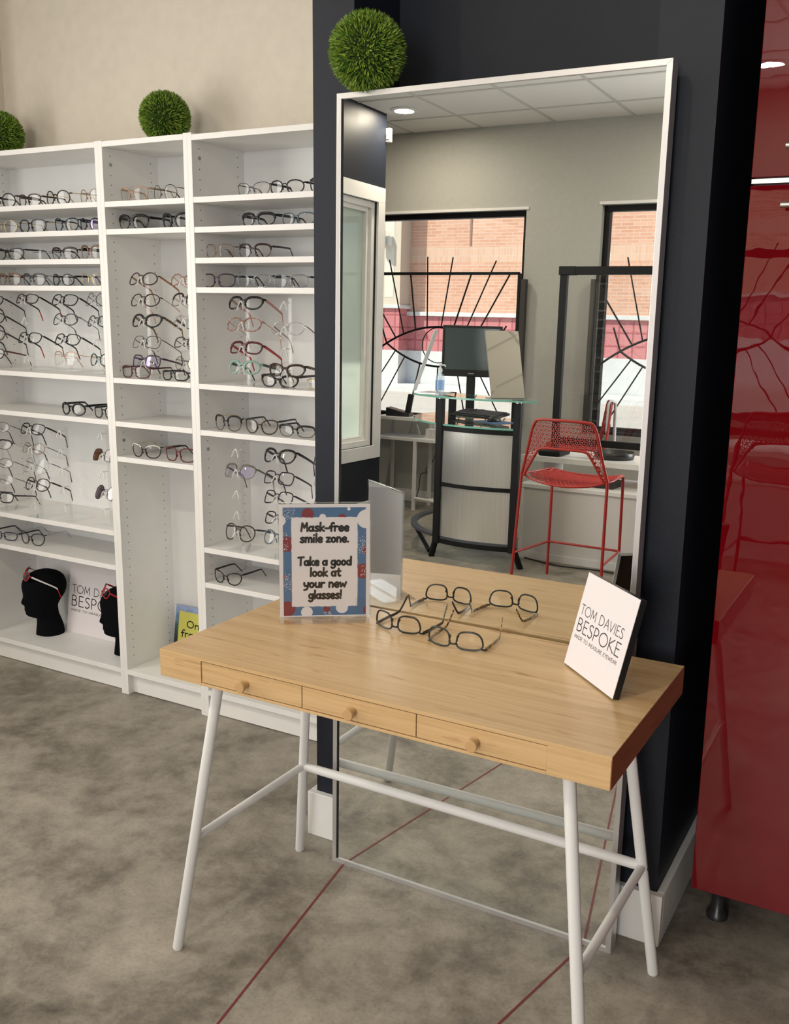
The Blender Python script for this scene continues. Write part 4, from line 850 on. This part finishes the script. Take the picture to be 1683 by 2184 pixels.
for (x, y, lab, fcn, tcn, tipn, glab) in ((-0.585, 0.135, 'black foam display head standing left on the bookcase\'s bottom shelf', 'red', 'white', 'red', 'red sunglasses with white temples pushed up on the left black head'), (-0.128, 0.132, 'black foam display head half hidden by the bookcase upright', 'red', 'red', None, 'red glasses pushed up on the right black head')):
    hd = empty('display_head', (x, y, 0.1017), (0, 0, yaw), label=lab, cat='display head', group='black foam display heads'); hd.scale = (0.965, 0.965, 0.965); head(hd)
    gl = empty('sunglasses' if tipn else 'eyeglasses', label=glab, cat='sunglasses' if tipn else 'glasses')
    gl.matrix_world = Matrix.Translation((x, y, 0.1017)) @ Matrix.Rotation(yaw, 4, 'Z') @ Matrix.Translation((0.078, 0, 0.254)) @ Matrix.Rotation(R(90), 4, 'Z') @ Matrix.Rotation(R(-30), 4, 'X')
    spectacles(gl, 0.145, 0.036, 'rect', fcn, tcn, 2, lens='sungrey' if tipn else None, tip=tipn, tl=0.150)
pl2 = empty('logo_placard', (-0.533, 0.196, 0.1018), (R(-8.5), 0, 0.0), label='large white logo placard leaning at the back of the bottom shelf', cat='sign')
fp = MB().box(0, 0.345, 0, 0.016, 0, 0.345).build('board', M['paper'], pl2, bevel=0.001)
q = MB()
for s, u0, u1, v0, v1, wt in (('TOM DAVIES',0.055,1.02*0.86,0.557,0.664,0.0085),('BESPOKE',0.052,0.9,0.376,0.516,0.0125),('MADE TO MEASURE EYEWEAR',0.058,0.9,0.304,0.331,0.0045)):
    lettering(q, CAPS, s, u0*0.345, v0*0.31, (v1-v0)*0.31, wt*0.345, -0.0003, width=(u1-u0)*0.345, sp=0.06)
q.build('lettering', M['ink'], fp)
po = empty('frame_poster', (0.050, 0.214, 0.1018), (R(-9), 0, 0.0), label='yellow poster with a blue forest border at the foot of the middle bookcase', cat='poster')
def forest():
    m = pm('printed_forest', (0.1,0.15,0.2), 0.5); n, l, b = nodes(m); mp = coords(n, l); t = noise(n, l, mp, 60, 4, 0.6); sx = n.new('ShaderNodeSeparateXYZ'); l.new(mp.outputs[0], sx.inputs[0])
    ad = n.new('ShaderNodeMath'); ad.operation = 'MULTIPLY_ADD'; ad.inputs[1].default_value = 5.0; l.new(sx.outputs['Z'], ad.inputs[0])
    k = n.new('ShaderNodeMath'); k.operation = 'MULTIPLY_ADD'; k.inputs[1].default_value = 0.55; k.inputs[2].default_value = -0.30; l.new(t.outputs['Fac'], k.inputs[0]); l.new(k.outputs[0], ad.inputs[2])
    r = ramp(n, [(0.25, (0.010,0.012,0.014)), (0.55, (0.035,0.09,0.085)), (0.78, (0.12,0.20,0.32)), (0.95, (0.30,0.38,0.62))]); l.new(ad.outputs[0], r.inputs[0]); l.new(r.outputs[0], b.inputs['Base Color']); return m
bd = MB().box(0, 0.232, 0, 0.004, 0, 0.205).build('printed_sheet', forest(), po)
MB().add([(0.019,-0.0003,0.012),(0.213,-0.0003,0.012),(0.213,-0.0003,0.182),(0.019,-0.0003,0.182)], [(0,1,2,3)]).build('yellow_field', pm('yellow_print', (0.58,0.56,0.12), 0.5), bd)
q = MB(); lettering(q, HAND, 'One', 0.060, 0.120, 0.030, 0.0048, -0.0006, xs=1.55); lettering(q, HAND, 'frame', 0.034, 0.081, 0.030, 0.0048, -0.0006, xs=1.4); lettering(q, HAND, 'O', 0.056, 0.042, 0.030, 0.0048, -0.0006, xs=1.55)
q.build('lettering', M['ink'], bd)

# ---------------------------------------------------------------- reception seen in the mirror
# eye-shaped iron grilles in front of the two shop windows
def grille(cx, x0, x1, lab, sub):
    g_ = empty('window_grille', (cx, -5.615, 0.70), label=lab, cat='window grille', group='eye shaped window grilles'); z = 0.70
    fr = MB(); r = 0.011
    for a, b in (((x0,1.893),(x1,1.893)),((x0,0.715),(x1,0.715))): fr.box(a[0]-cx, b[0]-cx, -r, r, a[1]-z-r, a[1]-z+r)
    for xx in (x0, x1): fr.box(xx-cx-r, xx-cx+r, -r, r, 0.715-z, 1.893-z)
    fr.build('frame', M['black'], g_)
    for xx, s in ((x0, -1), (x1, 1)):
        MB().box(xx-cx+s*0.012, xx-cx+s*0.052, -0.045, 0.005, 0.0, 1.15).build('mounting_plate', pm('dark_bronze_plate', (0.055,0.05,0.045), 0.5, 0.3), g_)
    hw = 0.487; zt_, zc, zb_ = 1.472-z, 1.328-z, 1.153-z
    up = lambda x: zc+(zt_-zc)*(1-(x/hw)**2)
    lo = lambda x: zc-(zc-zb_)*(1-(x/hw)**2)
    ext = 1.38
    def clip(x): return max(x0-cx, min(x1-cx, x))
    X_ = [clip(-hw*ext+2*hw*ext*i/28) for i in range(29)]
    MB().tube([(x, 0, up(x)) for x in X_], 0.0085, 8).build('upper_lid', M['black'], g_)
    MB().tube([(x, 0, lo(x)) for x in X_ if abs(x) < hw*1.01], 0.0085, 8).build('lower_lid', M['black'], g_)
    MB().tube([(0.148*math.cos(k*PI/20), 0.0, (zt_+zb_)/2+0.012+0.142*math.sin(k*PI/20)) for k in range(40)], 0.0042, 6, closed=True).build('iris_ring', M['black'], g_)
    tops = [(-0.487,-0.55,1.50),(-0.40,-0.62,1.70),(-0.325,-0.478,2.005),(-0.215,-0.275,1.889),(-0.108,-0.122,2.026),(0.02,0.107,2.02),(0.13,0.273,1.889),(0.235,0.484,1.991),(0.33,0.605,1.888),(0.487,0.594,1.492)]
    for xb, xt, ztop in tops:
        MB().tube([(xb, 0, up(xb)), (clip(xt), 0, ztop-z)], 0.0068 if ztop < 1.95 else 0.0056, 6).build('lash', M['black'], g_)
    for xb, xt, zz in ((-0.40,-0.66,0.90),(-0.31,-0.60,0.72),(-0.165,-0.27,0.72),(0.0,0.0,0.72),(0.165,0.27,0.72),(0.31,0.60,0.72),(0.40,0.66,0.90)):
        MB().tube([(xb, 0, lo(xb)), (clip(xt), 0, zz-z)], 0.0056, 6).build('lash', M['black'], g_)
    return g_
grille(-0.985, -1.70, -0.300, 'black iron eye shaped grille in the left shop window, seen in the mirror', 0)
grille(1.02, 0.327, 1.70, 'black iron eye shaped grille in the right shop window behind the desk guard', 1)
# curved reception kiosk
ki = empty('reception_kiosk', (0.17, -4.56, 0), label='curved stainless reception kiosk with glass tops and a black footrail, seen in the mirror', cat='reception desk')
def cyl(r, a, z): return (r*math.sin(R(a)), r*math.cos(R(a)), z)
def band(mb, r0, r1, a0, a1, z0, z1, n=24, mi=0):
    A = [a0+(a1-a0)*i/n for i in range(n+1)]; C4 = [(r0,z0),(r1,z0),(r1,z1),(r0,z1)]
    for j in range(4):      # each of the four faces on vertices of its own, so that shading stays crisp at the edges
        (ra, za), (rb_, zb2) = C4[j], C4[(j+1) % 4]; vs = []
        for a in A: vs += [cyl(ra, a, za), cyl(rb_, a, zb2)]
        mb.add(vs, [(2*i, 2*i+2, 2*i+3, 2*i+1) for i in range(n)], mi, True)
    for a, rev in ((A[0], False), (A[-1], True)):
        q4 = [cyl(r, a, z) for r, z in C4]; mb.add(q4, [(3,2,1,0) if rev else (0,1,2,3)], mi)
    return mb
PAa, PB = -21.0, 22.5
def brushed():
    m = pm('curved_brushed_steel', (0.84,0.83,0.81), 0.30, 0.82, **{'Anisotropic': 0.6}); n, l, b = nodes(m); tg = n.new('ShaderNodeTangent'); tg.direction_type = 'RADIAL'; tg.axis = 'Z'; l.new(tg.outputs[0], b.inputs['Tangent']); t = noise(n, l, coords(n, l, (260,260,2)), 1.0, 2); r = ramp(n, [(0.3,(0.70,0.69,0.67)),(0.7,(0.80,0.79,0.77))]); l.new(t.outputs['Fac'], r.inputs[0]); l.new(r.outputs[0], b.inputs['Base Color']); return m
BS = brushed()
band(MB(), 0.692, 0.697, PAa, PB, 0.135, 0.475).build('steel_panel', BS, ki); band(MB(), 0.692, 0.697, PAa, PB, 0.50, 0.828).build('steel_panel', BS, ki)
fr = MB(); band(fr, 0.685, 0.706, PAa, PB, 0.475, 0.50); band(fr, 0.66, 0.708, PAa, PB, 0.825, 0.852); band(fr, 0.67, 0.705, PAa, PB, 0.105, 0.135)
fr.build('black_rails', M['black'], ki)
for a in (PAa, PB, -92):
    q = MB(); x, y, _ = cyl(0.70 if abs(a) < 50 else (0.50 if a < 0 else 0.28), a, 0); q.box(x-0.022, x+0.022, y-0.02, y+0.02, 0.10, 1.022); q.build('post', M['black'], ki, bevel=0.003)
    q = MB(); x2, y2 = x, y; d = Vector((-0.05 if a < 0 else 0.05, -0.03, 0))
    q.tube([(x2, y2, 0.15), (x2+d.x, y2+d.y, 0.0)], 0.022, 4); q.build('foot', M['black'], ki)
q = MB(); band(q, 0.655, 0.70, -110, 24, 0.135, 0.152, 48); q.build('foot_rail', pm('blue_grey_steel_rail', (0.12,0.13,0.16), 0.3, 0.6), ki)
q = MB()
for a in (-62,): q.tube([cyl(0.68,a,0.137), cyl(0.69,a*0.45,0.03)], 0.014, 6)
q.build('rail_brace', M['black'], ki)
band(MB(), 0.02, 0.70, -118, 24, 0.856, 0.866, 48).build('work_glass', M['greenglass'], ki)
band(MB(), 0.698, 0.702, -60, 24, 0.8555, 0.8665, 40).build('work_glass_edge', M['glassedge'], ki)
band(MB(), 0.40, 0.76, -40, 31, 1.030, 1.040, 30).build('transaction_glass', M['greenglass'], ki)
band(MB(), 0.758, 0.7605, -40, 31, 1.0295, 1.0405, 30).build('transaction_glass_edge', M['glassedge'], ki)
for a in (PAa, PB): MB().lathe([(0.02,0),(0.02,0.012)], 16, M=Matrix.Translation((*cyl(0.70,a,0)[:2],1.018))).build('glass_mount', M['steel'], ki)
# things on the kiosk
mo = empty('computer_monitor', (-0.215, -4.62, 0.8665), (0, 0, R(158)), label='black computer monitor on a tall stand on the reception kiosk', cat='monitor')
# screen faces +y (towards the mirror) before the turn
q = MB(); q.box(-0.19, 0.19, -0.03, 0.015, 0.27, 0.605); 
MB().box(-0.205, 0.205, -0.022, 0.018, 0.265, 0.612).build('bezel', M['blackplastic'], mo, bevel=0.005)
MB().box(-0.186, 0.186, -0.0228, -0.0222, 0.312, 0.594).build('screen', pm('dark_screen', (0.07,0.095,0.10), 0.14), mo)
MB().box(-0.02, 0.02, -0.0231, -0.0226, 0.284, 0.290).build('maker_mark', pm('grey_mark', (0.5,0.5,0.5), 0.4), mo)
MB().box(-0.03, 0.03, -0.018, 0.02, 0.012, 0.40).build('stand_column', M['blackplastic'], mo, bevel=0.004)
MB().box(-0.14, 0.14, -0.09, 0.11, 0, 0.013).build('stand_base', M['blackplastic'], mo, bevel=0.005)
kb = empty('computer_keyboard', (-0.03, -4.40, 0.886), (R(-10), 0, R(20)), label='black keyboard tilted on the kiosk\'s lower glass', cat='keyboard')
MB().box(-0.20, 0.20, -0.075, 0.075, 0.004, 0.020).build('case', M['blackplastic'], kb, bevel=0.004)
q = MB()
for r_ in range(5):
    for c_ in range(15): q.box(-0.19+c_*0.0253, -0.19+c_*0.0253+0.021, -0.065+r_*0.026, -0.065+r_*0.026+0.021, 0.020, 0.026)
q.build('keys', pm('dark_grey_keys', (0.045,0.045,0.05), 0.5), kb)
mp_ = empty('mouse_pad', (0.14, -4.24, 0.8665), (0, 0, R(25)), label='blue mouse pad on the kiosk\'s lower glass', cat='mouse pad'); MB().box(-0.11, 0.11, -0.09, 0.09, 0, 0.004).build('pad', pm('blue_pad', (0.10,0.17,0.33), 0.7), mp_)
ms2 = empty('computer_mouse', (0.14, -4.24, 0.871), (0, 0, R(200)), label='black computer mouse on the blue pad', cat='computer mouse')
MB().lathe([(0.0,0.036),(0.5,0.032),(0.85,0.022),(1.0,0.008),(0.95,0.0)], 20, M=Matrix.Diagonal((0.034,0.056,1,1))).build('shell', M['blackplastic'], ms2)
hs = empty('hand_sanitizer_bottle', (-0.09, -3.90, 1.0402), label='clear pump bottle of hand sanitizer on the kiosk\'s top glass', cat='bottle')
MB().lathe([(0.0,0.0),(0.026,0.0),(0.028,0.004),(0.028,0.115),(0.022,0.13),(0.012,0.136),(0.012,0.145)], 20).build('bottle', glassy('clear_gel', (0.86,0.90,0.95), 0.10, 0.8, body=0.12, bodycol=(0.8,0.9,1.0)), hs)
MB().lathe([(0.0285,0.035),(0.0285,0.095)], 20).build('blue_label', glassy('blue_clear_label', (0.72,0.82,0.95), 0.05, 0.5, body=0.3, bodycol=(0.25,0.45,0.8)), hs)
q = MB(); q.lathe([(0.014,0.145),(0.014,0.165),(0.006,0.168),(0.006,0.185),(0.010,0.188),(0.010,0.195),(0.0,0.197)], 16); q.tube([(0,0,0.190),(0.030,0,0.188),(0.036,0,0.178)], 0.005, 8); q.build('pump', glassy('pump_plastic', (0.9,0.9,0.92), 0.1, 0.6, body=0.5, bodycol=(0.85,0.88,0.9)), hs)
def plate(e_, pts, th, m, nm):
    a, b, c, d = [Vector(p_) for p_ in pts]; nrm = (b-a).cross(d-a).normalized()*th
    v = [a,b,c,d,a+nrm,b+nrm,c+nrm,d+nrm]
    return MB().add(v, [(3,2,1,0),(4,5,6,7),(0,1,5,4),(1,2,6,5),(2,3,7,6),(3,0,4,7)]).build(nm, m, e_, bevel=0.0015)
tm = empty('tabletop_mirror', (0.36, -3.93, 1.0402), label='bent silver tabletop mirror reflecting the ceiling grid, right on the kiosk glass', cat='tabletop mirror', group='bent tabletop mirrors'); o_ = Vector((0.36,-3.93,1.0402))
pts = [Vector(p_)-o_ for p_ in ((0.283,-3.855,1.046),(0.438,-4.005,1.046),(0.333,-4.105,1.446),(0.176,-3.955,1.446))]
plate(tm, pts, -0.004, pm('smoked_mirror_face', (0.60,0.55,0.46), 0.03, 1.0), 'mirror_face')
plate(tm, [p_+Vector((-0.003,-0.003,-0.001)) for p_ in pts], -0.004, M['alu'], 'mirror_back')
MB().box(-0.11, 0.11, 0.0, 0.10, 0.0, 0.005, M=Matrix.Rotation(R(-44+180), 4, 'Z')).build('foot_plate', M['alu'], tm, bevel=0.001)
tm2 = empty('tabletop_mirror', (-0.25, -4.05, 1.0402), label='bent white-backed tabletop mirror seen edge-on, left on the kiosk glass', cat='tabletop mirror', group='bent tabletop mirrors'); o_ = Vector((-0.25,-4.05,1.0402))
pts = [Vector(p_)-o_ for p_ in ((-0.34,-4.01,1.046),(-0.405,-4.18,1.046),(-0.265,-4.20,1.44),(-0.205,-4.03,1.44))]
plate(tm2, pts, 0.004, pm('white_mirror_back', (0.72,0.73,0.73), 0.4), 'mirror_back')
MB().box(-0.06, 0.10, -0.14, 0.045, 0.0, 0.005).build('foot_plate', M['alu'], tm2, bevel=0.001)
# red wire-mesh counter stools
def stool_mesh(fn, test, u0, u1, v0, v1, s=0.0255, r=0.0023):
    """rhombille lattice of thin bars mapped onto a curved panel"""
    mb = MB(); h = s*math.sqrt(3)/2; rows = int((v1-v0)/h)+2; cols = int((u1-u0)/s)+2
    for j in range(-1, rows):
        for i in range(-1, cols):
            A = (u0+i*s+(s/2 if j % 2 else 0), v0+j*h)
            for k in range(6):
                a = R(30+60*k); B = (A[0]+s/math.sqrt(3)*math.cos(a), A[1]+s/math.sqrt(3)*math.sin(a))
                if test(*A) and test(*B):
                    p, q = Vector(fn(*A)), Vector(fn(*B)); mb.tube([p, q], r, 3, caps=False)
    return mb
def stool():
    st = empty('counter_stool', (0,0,0), label='x', cat='stool', group='red wire mesh counter stools'); m = M['redpaint']
    top, ibz = 0.972, 0.815
    ow = lambda z: 0.252+(0.170-0.252)*(z-0.655)/(top-0.655)
    def bk(u, v):      # u across, v height -> curved back panel
        return (u, 0.20+0.02*(v-0.655)/0.3-0.9*u*u*0.55, v)
    def inb(u, v):
        if not (0.665 < v < top-0.006) or abs(u) > ow(v)-0.004: return False
        iw = 0.226+(0.125-0.226)*(v-0.655)/(ibz-0.655)
        return v > ibz+0.004 or abs(u) > iw+0.003
    stool_mesh(bk, inb, -0.26, 0.26, 0.65, 0.99).build('mesh_back', m, st)
    def se(u, v): return (u, v, 0.655-0.030*(1-(u/0.24)**2)*(1 if v < 0.1 else 1)-0.012*max(0, (v-0.05))/0.15)
    def ins(u, v): return abs(u) < 0.250-0.04*(0.2-v)/0.42 and -0.215 < v < 0.195-0.10*(u/0.25)**2
    stool_mesh(se, ins, -0.26, 0.26, -0.23, 0.21, r=0.0020).build('mesh_seat', m, st)
    hoop = smooth_pts([bk(-0.252,0.655), bk(-0.222,0.77), bk(-0.19,0.905), bk(-0.168,0.958), bk(-0.135,top), bk(0,top+0.003), bk(0.135,top), bk(0.168,0.958), bk(0.19,0.905), bk(0.222,0.77), bk(0.252,0.655)], 5)
    MB().tube(hoop, 0.0085, 10).build('back_hoop', m, st)
    inner = smooth_pts([bk(-0.238,0.650), bk(-0.20,0.715), bk(-0.155,0.79), bk(-0.12,ibz), bk(0,ibz+0.003), bk(0.12,ibz), bk(0.155,0.79), bk(0.20,0.715), bk(0.238,0.650)], 5)
    MB().tube(inner, 0.0075, 10).build('inner_hoop', m, st)
    rimp = [se(-0.250,0.12), se(-0.232,-0.08), se(-0.215,-0.20), se(-0.10,-0.225), se(0.10,-0.225), se(0.215,-0.20), se(0.232,-0.08), se(0.250,0.12), se(0.15,0.185), se(0,0.20), se(-0.15,0.185)]
    MB().tube(smooth_pts(rimp, 4, True), 0.006, 8, closed=True).build('seat_rim', m, st)
    for s in (-1, 1):
        a = bk(s*0.252, 0.655)
        MB().tube([a, (s*0.268, 0.215, 0.0)], [0.009, 0.0085], 10).build('leg', m, st)
        MB().tube(smooth_pts([(s*0.20,-0.10,0.635), (s*0.212,-0.185,0.650), (s*0.216,-0.208,0.620), (s*0.218,-0.212,0.40), (s*0.222,-0.216,0.0)], 6), 0.0085, 10).build('leg', m, st)
    q = MB(); zr = 0.205; bp = [( -0.263,0.196,zr), (-0.221,-0.214,zr), (0.221,-0.214,zr), (0.263,0.196,zr)]
    for i in range(3): q.tube([bp[i], bp[i+1]], 0.0072, 8)
    q.build('footrest', m, st)
    return st
s1 = stool(); s1.location = (0.885, -3.70, 0); s1.rotation_euler = (0, 0, R(2)); s1['label'] = 'red wire mesh counter stool with its back to the mirror, before the white desk'
s2 = copy_tree(s1); s2.location = (0.40, -5.17, 0.0005); s2.rotation_euler = (0, 0, R(-112)); s2['label'] = 'red wire mesh counter stool behind the white desk with a white cloth over its back'
s3 = copy_tree(s1); s3.location = (1.93, -3.68, 0); s3.rotation_euler = (0, 0, R(-3)); s3['label'] = 'red wire mesh counter stool seen only as a reflection in the red cabinet door'
cl = empty('draped_cloth', (0.40, -5.17, 0), (0, 0, R(-112)), label='white cloth draped over the back of the far red stool', cat='cloth')
vs = []; fs = []; nu, nv = 13, 22
for i in range(nu):
    for j in range(nv):
        u = -0.17+0.19*i/(nu-1); s = -0.26+0.62*j/(nv-1); wv = 0.006*math.sin(i*1.9+j*0.15)
        y0 = 0.222-0.5*u*u
        if abs(s) < 0.03: y = y0+s*0.65; z = 0.990-0.25*s*s/0.03
        elif s > 0: y = y0+0.024+wv*1.4+0.03*(s-0.03); z = 0.983-(s-0.03)
        else: y = y0-0.024+wv-0.02*(-s-0.03); z = 0.983-(-s-0.03)
        vs.append((u+wv*0.4, y, z))
for i in range(nu-1):
    for j in range(nv-1): a = i*nv+j; fs.append((a, a+nv, a+nv+1, a+1))
o = MB().add(vs, fs, 0, True).build('cloth', pm('white_cloth', (0.80,0.81,0.84), 0.9), cl); sm = o.modifiers.new('thick', 'SOLIDIFY'); sm.thickness = 0.004
# white two-level desk with its clear guard
wd = empty('reception_desk', (0.90, -4.24, 0), label='white two-level desk behind the red stool, seen in the mirror', cat='desk')
wm = M['white']
MB().box(-0.56, 1.5, -0.60, 0.0, 0.465, 0.490).build('lower_top', wm, wd, bevel=0.002)
MB().box(-0.535, 1.5, -0.03, -0.012, 0.0, 0.465).build('front_panel', pm('warm_white_panel', (0.70,0.68,0.66), 0.4), wd)
MB().box(-0.555, -0.53, -0.60, -0.005, 0.0, 0.465).build('side_panel', wm, wd)
MB().box(-0.62, 1.5, -0.62, -0.14, 0.620, 0.655).build('upper_top', wm, wd, bevel=0.002)
MB().box(-0.50, -0.48, -0.58, -0.2, 0.490, 0.620).box(0.2, 0.22, -0.58, -0.2, 0.490, 0.620).build('riser', wm, wd)
MB().box(-0.53, 1.5, -0.032, -0.004, 0.0, 0.045).build('plinth', wm, wd)
gd = empty('desk_guard', (0.90, -4.52, 0.6552), label='black framed clear guard screen standing on the white desk', cat='guard screen')
q = MB(); q.box(-0.465, 1.35, -0.025, 0.025, 1.155, 1.205); q.box(-0.462, -0.415, -0.02, 0.02, 0.0, 1.155); q.box(1.30, 1.347, -0.02, 0.02, 0.0, 1.155); q.box(-0.415, 1.30, -0.015, 0.015, 0.075, 0.12); q.build('frame', M['black'], gd, bevel=0.003)
MB().box(-0.47, -0.36, -0.027, 0.027, 1.153, 1.207).build('corner_sleeve', M['black'], gd, bevel=0.003)
MB().box(-0.415, 1.30, -0.003, 0.003, 0.12, 1.155).build('clear_panel', M['acrylic'], gd)
for xx in (-0.44, 1.323): MB().box(xx-0.075, xx+0.075, -0.11, 0.11, 0.0, 0.035).build('foot_block', M['black'], gd, bevel=0.012)
tr = empty('round_tray', (0.80, -4.50, 0.6552), label='black round tray on the white desk\'s upper top', cat='tray')
tr.location = (0.84, -4.60, 0.6552)
MB().lathe([(0.0,0.0),(0.125,0.0),(0.135,0.045),(0.130,0.045),(0.121,0.006),(0.0,0.006)], 36).build('tray', M['blackplastic'], tr)
t2 = empty('shallow_tray', (0.80, -4.44, 0.4903), label='black shallow tray under the upper top, beside the stool seat', cat='tray')
MB().box(-0.12, 0.12, -0.09, 0.09, 0, 0.006).box(-0.12, 0.12, 0.084, 0.09, 0.006, 0.04).box(-0.12, 0.12, -0.09, -0.084, 0.006, 0.04).box(-0.12, -0.114, -0.084, 0.084, 0.006, 0.04).box(0.114, 0.12, -0.084, 0.084, 0.006, 0.04).build('tray', M['blackplastic'], t2)
# low white side table by the left shop window, with phone, tissues and charger
wt = empty('side_table', (-1.10, -5.44, 0), label='white two-level side table by the left shop window, seen in the mirror', cat='side table')
wl = pm('off_white_paint', (0.72,0.71,0.68), 0.4)
MB().box(-0.28, 0.42, -0.15, 0.14, 0.560, 0.585).build('shelf', M['white'], wt, bevel=0.002)
MB().box(-0.28, 0.10, -0.15, 0.14, 0.722, 0.748).build('table_top', M['white'], wt, bevel=0.002)
for xx, yy, zz in ((-0.27, 0.13, 0.722), (0.09, 0.13, 0.56), (0.40, 0.13, 0.56), (-0.27, -0.14, 0.722), (0.09, -0.14, 0.722), (0.40, -0.14, 0.56)):
    MB().box(xx-0.012, xx+0.012, yy-0.012, yy+0.012, 0.0, zz).build('leg', wl, wt)
q = MB(); q.tube([(0.09,0.13,0.10),(0.40,0.13,0.08)], 0.012, 6); q.tube([(0.20,0.12,0.09),(0.39,-0.14,0.10)], 0.012, 6); q.build('stretcher', wl, wt)
ph = empty('desk_phone', (-1.21, -5.40, 0.7482), (0, 0, R(170)), label='black cordless desk phone on the white side table', cat='phone')
bs2 = MB().add([(-0.10,-0.06,0),(0.10,-0.06,0),(0.10,0.06,0),(-0.10,0.06,0),(-0.10,-0.06,0.025),(0.10,-0.06,0.07),(0.10,0.06,0.07),(-0.10,0.06,0.025)], [(3,2,1,0),(4,5,6,7),(0,1,5,4),(1,2,6,5),(2,3,7,6),(3,0,4,7)]).build('base', M['blackplastic'], ph, bevel=0.006)
hd2 = MB().box(-0.024, 0.024, -0.014, 0.014, 0.0, 0.155, M=Matrix.Translation((-0.07,0,0.028)) @ Matrix.Rotation(R(-10), 4, 'Y')).build('handset', M['blackplastic'], ph, bevel=0.006)
MB().box(-0.016, 0.016, 0.0142, 0.0150, 0.09, 0.125, M=Matrix.Translation((-0.07,0,0.028)) @ Matrix.Rotation(R(-10), 4, 'Y')).build('display', pm('grey_lcd', (0.35,0.38,0.40), 0.3), hd2)
ti = empty('tissue_box', (-0.86, -5.42, 0.5852), (0, 0, R(15)), label='white patterned tissue box on the side table\'s shelf', cat='tissue box')
MB().box(-0.09, 0.09, -0.055, 0.055, 0, 0.075).build('box', speckle(pm('patterned_card', (0.66,0.64,0.62), 0.7), 0.15, 60), ti, bevel=0.002)
v = []
for i in range(7):
    for j in range(5): v.append((-0.045+0.09*i/6*(1-j*0.15), 0.012*math.sin(i*1.7+j), 0.074+0.02*j+0.008*math.sin(i*2.1)))
o = MB().add(v, [(i*5+j, i*5+5+j, i*5+6+j, i*5+j+1) for i in range(6) for j in range(4)], 0, True).build('tissue', M['paper'], ti); o.modifiers.new('thick', 'SOLIDIFY').thickness = 0.001
ch = empty('phone_charger', (-1.02, -5.40, 0.5852), label='small silver charger stand on the side table\'s shelf', cat='charger')
q = MB(); q.box(-0.03, 0.03, -0.02, 0.02, 0, 0.02); q.box(-0.012, 0.012, -0.006, 0.006, 0, 0.09, M=Matrix.Translation((0.0,0,0.016)) @ Matrix.Rotation(R(-22), 4, 'Y')); q.build('charger_body', M['alu'], ch, bevel=0.002)
ca = empty('power_cable', (-0.98, -5.60, 0), label='thin black cable hanging down under the side table', cat='cable')
MB().tube(smooth_pts([(0.0,0.0,0.555),(0.01,0.0,0.45),(-0.02,0.0,0.36),(-0.07,0.01,0.30),(-0.06,0.01,0.27),(-0.12,0.0,0.25),(-0.14,0.0,0.12),(-0.17,0.01,0.01)], 6), 0.0035, 6).build('cable', M['blackplastic'], ca)
fc2 = empty('floor_cable', (0.6, -4.35, 0), label='black cable lying on the floor under the white desk', cat='cable')
MB().tube(smooth_pts([(-0.20,0.12,0.006),(0.05,0.20,0.006),(0.30,0.18,0.006),(0.55,0.20,0.006)], 6), 0.005, 6).build('cable', M['blackplastic'], fc2)
# grey lettering on the shop windows (reads from the street)
wl2 = pm('grey_window_lettering', (0.20,0.19,0.18), 0.6)
q = MB(); lettering(q, HAND, 'eye', 0, 0, 0.085, 0.010, 0, sp=0.12); o = q.build('window_lettering', wl2); o.location = (1.02, -5.783, 0.785); o.rotation_euler = (0, 0, R(180)); tag(o, 'grey lettering low on the right shop window pane', 'window lettering')
q = MB(); lettering(q, HAND, 'red', 0, 0, 0.085, 0.010, 0, sp=0.12); o = q.build('window_lettering', wl2); o.location = (-0.62, -5.783, 0.765); o.rotation_euler = (0, 0, R(180)); tag(o, 'grey lettering low on the left shop window pane', 'window lettering')
